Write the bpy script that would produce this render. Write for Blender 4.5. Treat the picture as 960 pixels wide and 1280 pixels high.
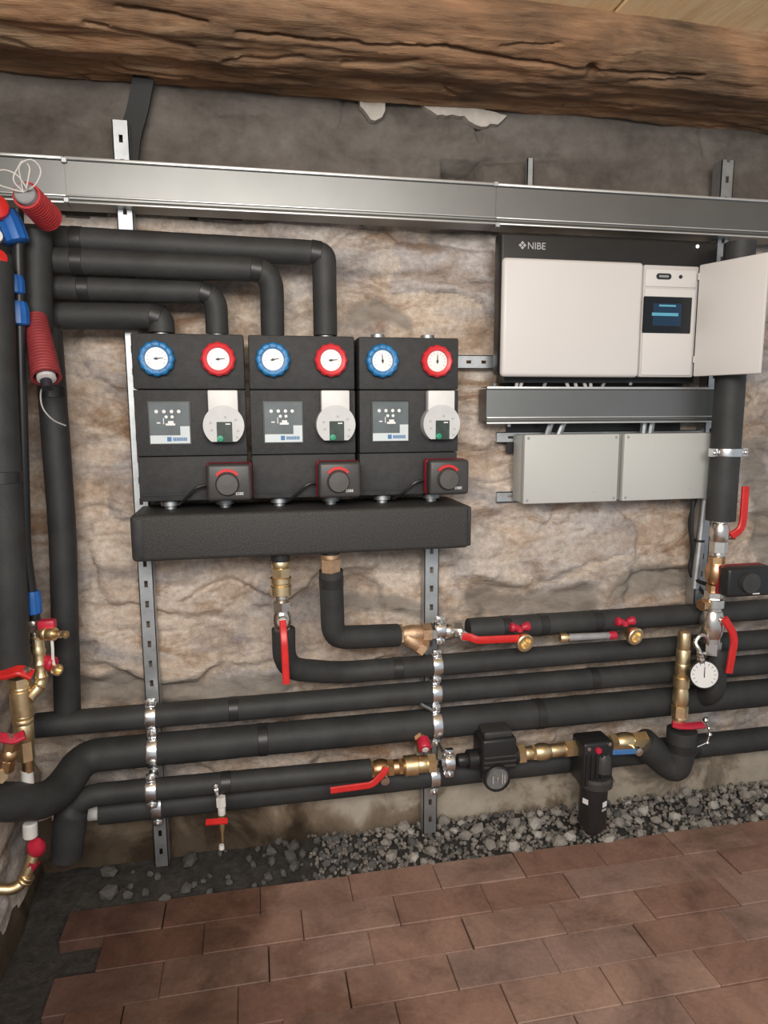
import bpy, bmesh, math, random
import numpy as np
from mathutils import Vector, Matrix

random.seed(7)
for o in list(bpy.data.objects):
    bpy.data.objects.remove(o)
scene = bpy.context.scene
COL = scene.collection

# ------------------------------------------------------------------ camera
FPX, D, H = 853.0, 1.75, 1.17
_y, _p, _r = (math.radians(a) for a in (11.0, 8.4, -0.24))
_f = Vector((math.sin(_y) * math.cos(_p), math.cos(_y) * math.cos(_p), -math.sin(_p)))
_R0 = Vector((math.cos(_y), -math.sin(_y), 0)); _U0 = _R0.cross(_f)
_R = math.cos(_r) * _R0 + math.sin(_r) * _U0
_U = -math.sin(_r) * _R0 + math.cos(_r) * _U0
cam_data = bpy.data.cameras.new('camera')
cam = bpy.data.objects.new('camera', cam_data); COL.objects.link(cam)
cam_data.sensor_fit = 'VERTICAL'; cam_data.sensor_height = 24.0
cam_data.lens = FPX / 1280 * 24.0
cam_data.clip_start = 0.02
M = Matrix((_R, _U, -_f)).transposed().to_4x4(); M.translation = Vector((0, -D, H))
cam.matrix_world = M
scene.camera = cam

def P(px, py, Y):
    """point of the plane Y = const that is seen at a pixel of the 960x1280 photograph"""
    d = _f * FPX + _R * (px - 480) - _U * (py - 640)
    return Vector((0, -D, H)) + d * ((Y + D) / d.y)

def S(p):
    """pixels per metre at a point"""
    return FPX / ((Vector(p) - Vector((0, -D, H))).dot(_f))

# ------------------------------------------------------------------ world, light, exposure
world = bpy.data.worlds.new('world'); scene.world = world; world.use_nodes = True
bg = world.node_tree.nodes['Background']
bg.inputs[0].default_value = (0.80, 0.86, 0.92, 1); bg.inputs[1].default_value = 0.42

def area(name, loc, target, sx, sy, power, col):
    l = bpy.data.lights.new(name, 'AREA'); l.shape = 'RECTANGLE'; l.size = sx; l.size_y = sy
    l.energy = power; l.color = col
    o = bpy.data.objects.new(name, l); COL.objects.link(o)
    o.location = loc
    o.rotation_euler = (Vector(target) - Vector(loc)).to_track_quat('-Z', 'Y').to_euler()
    return o
area('doorway_daylight', (-0.10, -2.45, 1.72), (0.55, 0, 0.85), 1.6, 0.6, 47, (1.0, 0.955, 0.90))

vs = scene.view_settings
vs.view_transform = 'Standard'; vs.look = 'None'; vs.gamma = 1; vs.exposure = 0.25
vs.use_curve_mapping = False

# ------------------------------------------------------------------ materials
MATS = {}
class NT:
    def __init__(s, name):
        s.m = bpy.data.materials.new(name); s.m.use_nodes = True
        s.t = s.m.node_tree; s.b = s.t.nodes['Principled BSDF']; MATS[name] = s.m
        s.pos = None
    def n(s, typ, **kw):
        nd = s.t.nodes.new(typ)
        for k, v in kw.items(): setattr(nd, k, v)
        return nd
    def l(s, a, b): s.t.links.new(a, b)
    def coord(s, scale=(1, 1, 1), obj=False, rot=(0, 0, 0)):
        if obj: src = s.n('ShaderNodeTexCoord').outputs['Object']
        else: src = s.n('ShaderNodeNewGeometry').outputs['Position']
        mp = s.n('ShaderNodeMapping'); mp.inputs['Scale'].default_value = scale; mp.inputs['Rotation'].default_value = rot
        s.l(src, mp.inputs[0]); return mp.outputs[0]
    def noise(s, co, scale, detail=5, rough=0.6, dist=0.0):
        nd = s.n('ShaderNodeTexNoise'); nd.inputs['Scale'].default_value = scale
        nd.inputs['Detail'].default_value = detail; nd.inputs['Roughness'].default_value = rough
        nd.inputs['Distortion'].default_value = dist
        s.l(co, nd.inputs['Vector']); return nd.outputs[0]
    def ramp(s, fac, stops):
        r = s.n('ShaderNodeValToRGB'); el = r.color_ramp.elements
        while len(el) > 1: el.remove(el[-1])
        el[0].position = stops[0][0]; el[0].color = (*stops[0][1], 1)
        for p, c in stops[1:]:
            e = el.new(p); e.color = (*c, 1)
        s.l(fac, r.inputs[0]); return r.outputs[0]
    def mix(s, fac, a, b, mode='MIX'):
        m = s.n('ShaderNodeMix', data_type='RGBA', blend_type=mode)
        for v, i in ((fac, 0), (a, 6), (b, 7)):
            if hasattr(v, 'links'): s.l(v, m.inputs[i])
            else: m.inputs[i].default_value = v if i == 0 else (*v, 1)
        return m.outputs[2]
    def bump(s, h, strength, dist=0.01):
        b = s.n('ShaderNodeBump'); b.inputs['Strength'].default_value = strength; b.inputs['Distance'].default_value = dist
        s.l(h, b.inputs['Height']); s.l(b.outputs[0], s.b.inputs['Normal'])
    def col(s, c):
        if hasattr(c, 'links'): s.l(c, s.b.inputs['Base Color'])
        else: s.b.inputs['Base Color'].default_value = (*c, 1)
    def set(s, **kw):
        for k, v in kw.items(): s.b.inputs[k.replace('_', ' ')].default_value = v

def plain(name, col, rough=0.5, metal=0.0, var=0.12, scale=40.0, bump=0.0, bscale=200.0, spec=0.5):
    t = NT(name); co = t.coord(obj=True)
    n = t.noise(co, scale, 3)
    a = tuple(max(0, c * (1 - var)) for c in col); b = tuple(min(1, c * (1 + var)) for c in col)
    t.col(t.ramp(n, [(0.3, a), (0.7, b)]))
    t.set(Roughness=rough, Metallic=metal, Specular_IOR_Level=spec)
    if bump: t.bump(t.noise(co, bscale, 2), bump, 0.002)
    return t

plain('foam', (0.033, 0.034, 0.034), 0.62, var=0.25, scale=14, bump=0.25, bscale=160, spec=0.45)
plain('foam_box', (0.034, 0.034, 0.035), 0.6, var=0.2, scale=60, bump=0.5, bscale=420, spec=0.4)
plain('foam_manifold', (0.040, 0.039, 0.038), 0.6, var=0.45, scale=300, bump=0.6, bscale=350, spec=0.4)
plain('tape', (0.022, 0.022, 0.023), 0.42, var=0.15)
plain('black_plastic', (0.018, 0.018, 0.019), 0.4, var=0.1)
plain('dark_plastic', (0.045, 0.043, 0.042), 0.42, var=0.1)
plain('grey_knob', (0.075, 0.07, 0.066), 0.5, var=0.08)
plain('pump_dial', (0.16, 0.16, 0.155), 0.4, var=0.2)
plain('rubber', (0.012, 0.012, 0.012), 0.6)
plain('red', (0.62, 0.022, 0.02), 0.38, var=0.1)
plain('magenta_red', (0.52, 0.02, 0.05), 0.4, var=0.1)
plain('dark_red', (0.30, 0.012, 0.028), 0.45, var=0.1)
plain('wheel_red', (0.68, 0.035, 0.045), 0.4, var=0.08)
plain('wheel_blue', (0.012, 0.17, 0.42), 0.4, var=0.08)
plain('pipe_blue', (0.015, 0.12, 0.42), 0.4, var=0.12)
plain('lever_blue', (0.06, 0.18, 0.42), 0.4, var=0.1)
plain('white_cover', (0.66, 0.635, 0.615), 0.42, var=0.015, scale=5)
plain('white_trim', (0.56, 0.54, 0.525), 0.45, var=0.02)
plain('box_grey', (0.52, 0.53, 0.505), 0.5, var=0.02, scale=6)
plain('pump_grey', (0.55, 0.56, 0.56), 0.45, var=0.05)
plain('pump_light', (0.70, 0.70, 0.69), 0.45, var=0.03)
plain('dial_white', (0.82, 0.82, 0.80), 0.3, var=0.02)
plain('ink', (0.02, 0.02, 0.03), 0.5)
plain('white_plastic', (0.72, 0.70, 0.66), 0.5, var=0.04)
plain('print_white', (0.80, 0.80, 0.80), 0.5, var=0.02)
plain('print_grey', (0.42, 0.42, 0.42), 0.5, var=0.02)
plain('print_blue', (0.05, 0.17, 0.38), 0.5, var=0.05)
plain('card_slate', (0.10, 0.125, 0.135), 0.5, var=0.2, scale=20)
plain('card_paper', (0.60, 0.66, 0.68), 0.4, var=0.05)
plain('green', (0.01, 0.30, 0.16), 0.4)
plain('pcb', (0.018, 0.035, 0.028), 0.5, var=0.4, scale=80)
plain('conduit_dark', (0.27, 0.035, 0.04), 0.5, var=0.15)
plain('conduit_red', (0.50, 0.04, 0.045), 0.5, var=0.12)
plain('cable_white', (0.62, 0.60, 0.58), 0.5)
plain('cable_grey', (0.30, 0.30, 0.31), 0.5)
plain('brass', (0.90, 0.70, 0.42), 0.38, metal=1.0, var=0.16, scale=30, bump=0.1, bscale=120)
plain('brass_dark', (0.68, 0.44, 0.24), 0.36, metal=1.0, var=0.2, scale=30, bump=0.1, bscale=120)
plain('bronze', (0.66, 0.46, 0.30), 0.58, metal=1.0, var=0.2, scale=40, bump=0.3, bscale=200)
plain('chrome', (0.80, 0.76, 0.70), 0.27, metal=1.0, var=0.1, scale=30)
plain('zinc', (0.50, 0.525, 0.54), 0.5, metal=1.0, var=0.14, scale=25)
plain('zinc_clamp', (0.84, 0.85, 0.86), 0.24, metal=1.0, var=0.1, scale=60)
plain('zinc_highlight', (0.72, 0.73, 0.72), 0.4, metal=0.8, var=0.05)  # paler than the duct zinc, paints a highlight along its lips
plain('zinc_duct', (0.245, 0.25, 0.245), 0.44, metal=0.95, var=0.06, scale=7)
plain('stone_grey', (0.30, 0.272, 0.24), 0.85, var=0.45, scale=18, bump=0.5, bscale=90)
plain('stone_pale', (0.46, 0.43, 0.385), 0.85, var=0.2, scale=30, bump=0.5, bscale=90)
plain('grit', (0.19, 0.168, 0.145), 0.9, var=0.5, scale=40)
plain('stone_dark', (0.10, 0.095, 0.088), 0.85, var=0.4, scale=20, bump=0.5, bscale=90)
plain('plaster_chip', (0.46, 0.42, 0.37), 0.9, var=0.15, scale=30, bump=0.4, bscale=120)

t = NT('screen'); t.col((0.006, 0.008, 0.010)); t.set(Roughness=0.15)
t = NT('screen_blue'); t.col((0.006, 0.015, 0.03)); t.set(Roughness=0.2, Emission_Strength=0.5)
t.b.inputs['Emission Color'].default_value = (0.006, 0.03, 0.07, 1)
t = NT('screen_bar'); t.col((0.05, 0.15, 0.2)); t.set(Roughness=0.2, Emission_Strength=0.55)
t.b.inputs['Emission Color'].default_value = (0.10, 0.36, 0.46, 1)
t = NT('status_lamp'); t.col((0.8, 0.9, 0.95)); t.set(Emission_Strength=1.2)
t.b.inputs['Emission Color'].default_value = (0.8, 0.95, 1.0, 1)

# rubble sandstone
def sandstone(name, tint=(1, 1, 1), grey=0.0):
    t = NT(name); co = t.coord((1, 1, 2.2)); co1 = t.coord()
    big = t.noise(co, 3.2, 6, 0.6, 0.4); mid = t.noise(co, 7.5, 7, 0.62, 0.8); fine = t.noise(co1, 70, 4, 0.7)
    rnd = t.n('ShaderNodeObjectInfo').outputs['Random']
    c1 = t.ramp(big, [(0.30, (0.27, 0.185, 0.120)), (0.42, (0.50, 0.385, 0.275)), (0.52, (0.68, 0.575, 0.445)), (0.70, (0.80, 0.715, 0.595))])
    c2 = t.ramp(mid, [(0.30, (0.25, 0.165, 0.10)), (0.43, (0.55, 0.43, 0.31)), (0.53, (0.72, 0.62, 0.49)), (0.7, (0.84, 0.77, 0.66))])
    c = t.mix(0.5, c1, c2)
    iron = t.ramp(t.noise(co, 4.6, 5, 0.62, 1.0), [(0.54, (0, 0, 0)), (0.66, (1, 1, 1))])
    c = t.mix(0.85, c, t.mix(iron, c, (0.33, 0.21, 0.12)))
    per = t.ramp(rnd, [(0.0, (0.80, 0.80, 0.82)), (0.35, (1.0, 0.96, 0.90)), (0.7, (1.08, 1.0, 0.90)), (1.0, (0.92, 0.82, 0.72))])
    c = t.mix(1.0, c, per, 'MULTIPLY')
    soot = t.ramp(t.noise(co, 2.6, 6, 0.62, 0.8), [(0.50, (0, 0, 0)), (0.64, (1, 1, 1))])
    c = t.mix(0.7, c, t.mix(soot, c, (0.33, 0.305, 0.275)))
    fr = t.ramp(fine, [(0.3, (0.70, 0.68, 0.66)), (0.7, (1.12, 1.12, 1.12))])
    c = t.mix(1.0, c, fr, 'MULTIPLY')
    c = t.mix(1.0, c, tint, 'MULTIPLY')
    at = t.n('ShaderNodeAttribute'); at.attribute_name = 'mortar_and_shade'  # grey mortar smears, plus shade painted under the manifold
    gm_ = t.ramp(t.noise(co, 12, 6, 0.65, 0.5), [(0.3, (0.16, 0.135, 0.115)), (0.7, (0.34, 0.305, 0.265))])
    c = t.mix(at.outputs['Fac'], c, gm_)
    t.col(c); t.set(Roughness=0.93, Specular_IOR_Level=0.15)
    t.bump(t.noise(co, 26, 7, 0.66, 0.4), 0.6, 0.010)
    return t
sandstone('sandstone', (0.94, 0.995, 1.17))
sandstone('mortar', (0.92, 0.965, 1.11))
# grey lime render below the beam
t = NT('old_plaster'); co = t.coord((1, 1, 1.6)); co1 = t.coord()
a = t.noise(co, 3.5, 6, 0.6, 0.5); b = t.noise(co1, 20, 6, 0.7)
c = t.mix(0.4, t.ramp(a, [(0.32, (0.060, 0.048, 0.040)), (0.5, (0.145, 0.125, 0.110)), (0.68, (0.215, 0.197, 0.178))]),
          t.ramp(b, [(0.3, (0.07, 0.058, 0.049)), (0.7, (0.22, 0.198, 0.175))]))
t.col(c); t.set(Roughness=0.95, Specular_IOR_Level=0.1); t.bump(t.noise(co1, 40, 6, 0.7), 0.4, 0.006)
# damp plinth render
t = NT('plinth_plaster'); co1 = t.coord(); co = t.coord((1, 1, 0.8))
a = t.noise(co, 5.5, 6, 0.62, 0.6); b = t.noise(co1, 30, 5, 0.7)
c = t.mix(0.25, t.ramp(a, [(0.33, (0.085, 0.07, 0.055)), (0.43, (0.20, 0.155, 0.11)), (0.5, (0.44, 0.37, 0.285)), (0.72, (0.54, 0.475, 0.385))]),
          t.ramp(b, [(0.3, (0.2, 0.16, 0.12)), (0.7, (0.5, 0.44, 0.36))]))
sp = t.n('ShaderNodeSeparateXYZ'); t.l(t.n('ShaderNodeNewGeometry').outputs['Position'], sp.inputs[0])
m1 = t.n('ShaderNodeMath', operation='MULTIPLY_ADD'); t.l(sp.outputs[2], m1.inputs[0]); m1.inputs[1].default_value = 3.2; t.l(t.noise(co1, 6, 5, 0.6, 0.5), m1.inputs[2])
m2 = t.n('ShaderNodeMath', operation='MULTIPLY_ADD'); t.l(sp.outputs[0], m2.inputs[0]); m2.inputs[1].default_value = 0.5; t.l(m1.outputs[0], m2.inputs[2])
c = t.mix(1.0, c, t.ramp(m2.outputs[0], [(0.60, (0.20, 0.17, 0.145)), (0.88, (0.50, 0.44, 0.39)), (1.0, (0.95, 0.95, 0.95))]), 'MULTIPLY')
t.col(c); t.set(Roughness=0.9, Specular_IOR_Level=0.2); t.bump(b, 0.3, 0.005)
# timber
def wood(name, stops, scale=(0.5, 3.6, 5), s=3.4, bump=0.5, rough=0.75):
    t = NT(name); co = t.coord(scale); co1 = t.coord((0.8, 1, 1.6))
    g = t.noise(co, s, 8, 0.68, 1.2); g2 = t.noise(co, s * 4.5, 5, 0.7, 0.6); blot = t.noise(co1, 2.6, 4, 0.6, 0.6)
    c = t.ramp(g, stops)
    c = t.mix(0.5, c, t.ramp(blot, [(0.38, (0.06, 0.042, 0.03)), (0.46, (0.20, 0.115, 0.066)), (0.56, (0.38, 0.20, 0.105)), (0.66, (0.50, 0.37, 0.235))]))
    streak = t.ramp(g2, [(0.30, (0.42, 0.38, 0.35)), (0.42, (1, 1, 1))])
    c = t.mix(0.8, c, t.mix(1.0, c, streak, 'MULTIPLY'))
    t.col(c); t.set(Roughness=rough, Specular_IOR_Level=0.25)
    t.bump(g2, bump, 0.012)
wood('beam_wood', [(0.30, (0.045, 0.03, 0.02)), (0.42, (0.15, 0.09, 0.052)), (0.54, (0.30, 0.175, 0.095)), (0.7, (0.50, 0.36, 0.22))], scale=(0.6, 5, 7))
t = NT('plank_wood'); co = t.coord((5, 0.8, 1)); g = t.noise(co, 5, 7, 0.65, 1.0); b2 = t.noise(t.coord(), 3, 3)
t.col(t.mix(0.4, t.ramp(g, [(0.3, (0.66, 0.40, 0.16)), (0.5, (0.86, 0.62, 0.33)), (0.7, (0.92, 0.76, 0.52))]),
            t.ramp(b2, [(0.3, (0.88, 0.54, 0.20)), (0.7, (0.92, 0.80, 0.62))])))
t.set(Roughness=0.7); t.bump(g, 0.3, 0.01)
# terracotta paver
t = NT('paver'); co1 = t.coord(); rnd = t.n('ShaderNodeObjectInfo').outputs['Random']
c = t.ramp(rnd, [(0.0, (0.260, 0.148, 0.108)), (0.4, (0.305, 0.186, 0.140)), (0.75, (0.318, 0.204, 0.156)), (1.0, (0.285, 0.192, 0.158))])
blot = t.noise(co1, 6, 7, 0.66, 0.6); fine = t.noise(co1, 90, 4, 0.7)
c = t.mix(1.0, c, t.ramp(blot, [(0.33, (0.62, 0.60, 0.60)), (0.5, (1.0, 1.0, 1.0)), (0.68, (1.30, 1.30, 1.30))]), 'MULTIPLY')
c = t.mix(1.0, c, t.ramp(fine, [(0.3, (0.85, 0.85, 0.85)), (0.7, (1.12, 1.12, 1.12))]), 'MULTIPLY')
darker = t.n('ShaderNodeSeparateXYZ'); t.l(t.n('ShaderNodeNewGeometry').outputs['Position'], darker.inputs[0])
dn = t.n('ShaderNodeMath', operation='MULTIPLY_ADD'); t.l(t.noise(co1, 2.6, 5, 0.6, 0.5), dn.inputs[0]); dn.inputs[1].default_value = 1.6; t.l(darker.outputs[0], dn.inputs[2])
c = t.mix(1.0, c, t.ramp(dn.outputs[0], [(0.45, (0.34, 0.28, 0.26)), (0.85, (0.60, 0.53, 0.50)), (1.0, (0.92, 0.91, 0.90))]), 'MULTIPLY')  # darkens the pavers unevenly towards the left
t.col(c); t.set(Roughness=0.62, Specular_IOR_Level=0.4)
t.bump(t.noise(co1, 120, 5, 0.7), 0.25, 0.004)
t = NT('soil'); co1 = t.coord(); n = t.noise(co1, 35, 6, 0.7)
t.col(t.ramp(n, [(0.3, (0.018, 0.016, 0.014)), (0.6, (0.05, 0.045, 0.04)), (0.8, (0.10, 0.09, 0.08))])); t.set(Roughness=0.9)
t.bump(n, 0.8, 0.01)

# ------------------------------------------------------------------ mesh helpers
ORIG = {}
def V(*a): return Vector(a)
def basis(d):
    d = Vector(d).normalized()
    u = d.cross(Vector((0, 0, 1)))
    if u.length < 0.05: u = d.cross(Vector((0, 1, 0)))
    u.normalize(); return d, u, u.cross(d).normalized()

class MB:
    def __init__(s): s.v = []; s.f = []; s.mi = []
    def add(s, vs, fs, mi=0):
        n = len(s.v); s.v += [Vector(v) for v in vs]; s.f += [[i + n for i in f] for f in fs]; s.mi += [mi] * len(fs); return s
    def box(s, lo, hi, bevel=0.0, seg=2, mi=0, mat=None):
        bm = bmesh.new(); bmesh.ops.create_cube(bm, size=1)
        lo, hi = Vector(lo), Vector(hi)
        c = (lo + hi) / 2; e = hi - lo
        for v in bm.verts: v.co = Vector((v.co.x * e.x, v.co.y * e.y, v.co.z * e.z))
        if bevel: bmesh.ops.bevel(bm, geom=bm.edges[:], offset=bevel, segments=seg, profile=0.5, affect='EDGES')
        bm.verts.index_update()
        vs = [(mat @ v.co if mat else v.co) + c for v in bm.verts]
        s.add(vs, [[v.index for v in f.verts] for f in bm.faces], mi); bm.free(); return s
    def tube(s, pts, r, seg=14, caps=True, mi=0, wob=0.0):
        pts = [Vector(p) for p in pts]; n = len(pts)
        rs = r if isinstance(r, (list, tuple)) else [r] * n
        d0, u, w = basis(pts[1] - pts[0]); vs = []; fs = []
        for i, p in enumerate(pts):
            if i == 0: tn = pts[1] - pts[0]
            elif i == n - 1: tn = pts[-1] - pts[-2]
            else: tn = (pts[i + 1] - pts[i]).normalized() + (pts[i] - pts[i - 1]).normalized()
            tn.normalize()
            u = (u - tn * u.dot(tn)); u.normalize(); w = tn.cross(u)
            for k in range(seg):
                a = 2 * math.pi * k / seg
                rr = rs[i] * (1 + (random.uniform(-wob, wob) if wob else 0))
                vs.append(p + (u * math.cos(a) + w * math.sin(a)) * rr)
        for i in range(n - 1):
            for k in range(seg):
                a, b = i * seg + k, i * seg + (k + 1) % seg
                fs.append([a, b, b + seg, a + seg])
        if caps: fs.append(list(range(seg))[::-1]); fs.append([(n - 1) * seg + k for k in range(seg)])
        return s.add(vs, fs, mi)
    def lathe(s, o, d, prof, seg=20, phase=0.0, mi=0, caps=True):
        d, u, w = basis(d); o = Vector(o); vs = []; fs = []
        for t, r in prof:
            for k in range(seg):
                a = 2 * math.pi * (k + phase) / seg
                vs.append(o + d * t + (u * math.cos(a) + w * math.sin(a)) * r)
        for i in range(len(prof) - 1):
            for k in range(seg):
                a, b = i * seg + k, i * seg + (k + 1) % seg
                fs.append([a, b, b + seg, a + seg])
        if caps:
            if prof[0][1] > 1e-6: fs.append(list(range(seg))[::-1])
            if prof[-1][1] > 1e-6: fs.append([(len(prof) - 1) * seg + k for k in range(seg)])
        return s.add(vs, fs, mi)
    def sweep(s, pts, poly, up, mi=0, caps=True):
        """poly: 2D outline (side, up) carried along pts"""
        pts = [Vector(p) for p in pts]; up = Vector(up).normalized(); n = len(pts); m = len(poly); vs = []; fs = []
        for i, p in enumerate(pts):
            tn = (pts[min(i + 1, n - 1)] - pts[max(i - 1, 0)]).normalized()
            side = tn.cross(up).normalized(); uu = side.cross(tn).normalized()
            for a, b in poly: vs.append(p + side * a + uu * b)
        for i in range(n - 1):
            for k in range(m):
                a, b = i * m + k, i * m + (k + 1) % m
                fs.append([a, b, b + m, a + m])
        if caps: fs.append(list(range(m))[::-1]); fs.append([(n - 1) * m + k for k in range(m)])
        return s.add(vs, fs, mi)
    def prism(s, poly, depth, mi=0):
        """poly: 3D outline, depth: extrusion vector"""
        n = len(poly); poly = [Vector(p) for p in poly]; dv = Vector(depth)
        fs = [list(range(n))[::-1], [n + k for k in range(n)]]
        fs += [[k, (k + 1) % n, n + (k + 1) % n, n + k] for k in range(n)]
        return s.add(poly + [p + dv for p in poly], fs, mi)
    def build(s, name, mat, parent=None, angle=35, smooth=True):
        me = bpy.data.meshes.new(name)
        if parent is not None: o0 = ORIG[parent]
        else:
            xs = [v.x for v in s.v]; ys = [v.y for v in s.v]; zs = [v.z for v in s.v]
            o0 = Vector(((min(xs) + max(xs)) / 2, (min(ys) + max(ys)) / 2, min(zs)))
        me.from_pydata([v - o0 for v in s.v], [], s.f)
        for m in (mat if isinstance(mat, (list, tuple)) else [mat]): me.materials.append(MATS[m])
        me.polygons.foreach_set('material_index', s.mi)
        bm = bmesh.new(); bm.from_mesh(me); bmesh.ops.recalc_face_normals(bm, faces=bm.faces); bm.to_mesh(me); bm.free()
        if smooth:
            me.polygons.foreach_set('use_smooth', [True] * len(me.polygons))
            me.set_sharp_from_angle(angle=math.radians(angle))
        ob = bpy.data.objects.new(name, me); COL.objects.link(ob)
        if parent is not None: ob.parent = parent
        else: ob.location = o0
        ORIG[ob] = o0
        return ob

def tag(o, label, cat=None, group=None, kind=None):
    if label: o['label'] = label
    if cat: o['category'] = cat
    if group: o['group'] = group
    if kind: o['kind'] = kind
    return o
def thing(name, loc, label, cat, group=None):
    o = bpy.data.objects.new(name, None); COL.objects.link(o); o.location = loc; o.empty_display_size = 0.03
    ORIG[o] = Vector(loc); return tag(o, label, cat, group)
def copy_tree(o, parent=None):
    c = o.copy(); COL.objects.link(c); ORIG[c] = ORIG[o]
    if parent is not None: c.parent = parent
    for ch in list(o.children): copy_tree(ch, c)
    return c
def fillet(pts, r, n=8):
    pts = [Vector(p) for p in pts]; out = [pts[0]]
    for i in range(1, len(pts) - 1):
        a, b, c = pts[i - 1], pts[i], pts[i + 1]
        d1 = (a - b); d2 = (c - b); rr = min(r, d1.length * 0.49, d2.length * 0.49)
        p1 = b + d1.normalized() * rr; p2 = b + d2.normalized() * rr
        for k in range(n + 1):
            q = k / n; out.append(p1 * (1 - q) ** 2 + b * 2 * q * (1 - q) + p2 * q * q)
    out.append(pts[-1]); return out
def densify(pts, step):
    out = [pts[0]]
    for a, b in zip(pts, pts[1:]):
        n = max(1, int((b - a).length / step))
        for k in range(1, n + 1): out.append(a.lerp(b, k / n))
    return out
def text_mesh(txt, size, mat, parent, loc, extrude=0.0004):
    cu = bpy.data.curves.new('txt', 'FONT'); cu.body = txt; cu.size = size; cu.extrude = extrude
    cu.align_x = 'LEFT'
    to = bpy.data.objects.new('txt', cu); COL.objects.link(to)
    dg = bpy.context.evaluated_depsgraph_get(); me = bpy.data.meshes.new_from_object(to.evaluated_get(dg))
    bpy.data.objects.remove(to); me.name = 'lettering'
    me.transform(Matrix.Rotation(math.pi / 2, 4, 'X'))
    me.transform(Matrix.Translation(Vector(loc) - ORIG[parent]))
    me.materials.clear(); me.materials.append(MATS[mat])
    o = bpy.data.objects.new('lettering', me); COL.objects.link(o); o.parent = parent; ORIG[o] = ORIG[parent]
    return o

# ------------------------------------------------------------------ numpy noise
def _hash(ix, iy, seed):
    h = (ix.astype(np.int64) * 374761393 + iy.astype(np.int64) * 668265263 + seed * 1442695041) & 0xffffffff
    h = ((h ^ (h >> 13)) * 1274126177) & 0xffffffff
    return ((h ^ (h >> 16)) & 0xffff) / 65535.0
def vnoise(x, y, seed=0):
    ix = np.floor(x); iy = np.floor(y); fx = x - ix; fy = y - iy
    fx = fx * fx * (3 - 2 * fx); fy = fy * fy * (3 - 2 * fy)
    a = _hash(ix, iy, seed); b = _hash(ix + 1, iy, seed); c = _hash(ix, iy + 1, seed); d = _hash(ix + 1, iy + 1, seed)
    return (a * (1 - fx) + b * fx) * (1 - fy) + (c * (1 - fx) + d * fx) * fy - 0.5
def fbm(x, y, seed=0, oct=5, gain=0.5):
    s = 0; a = 1.0
    for k in range(oct):
        s = s + a * vnoise(x * 2 ** k + 17.3 * k, y * 2 ** k - 9.1 * k, seed + k); a *= gain
    return s

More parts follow.
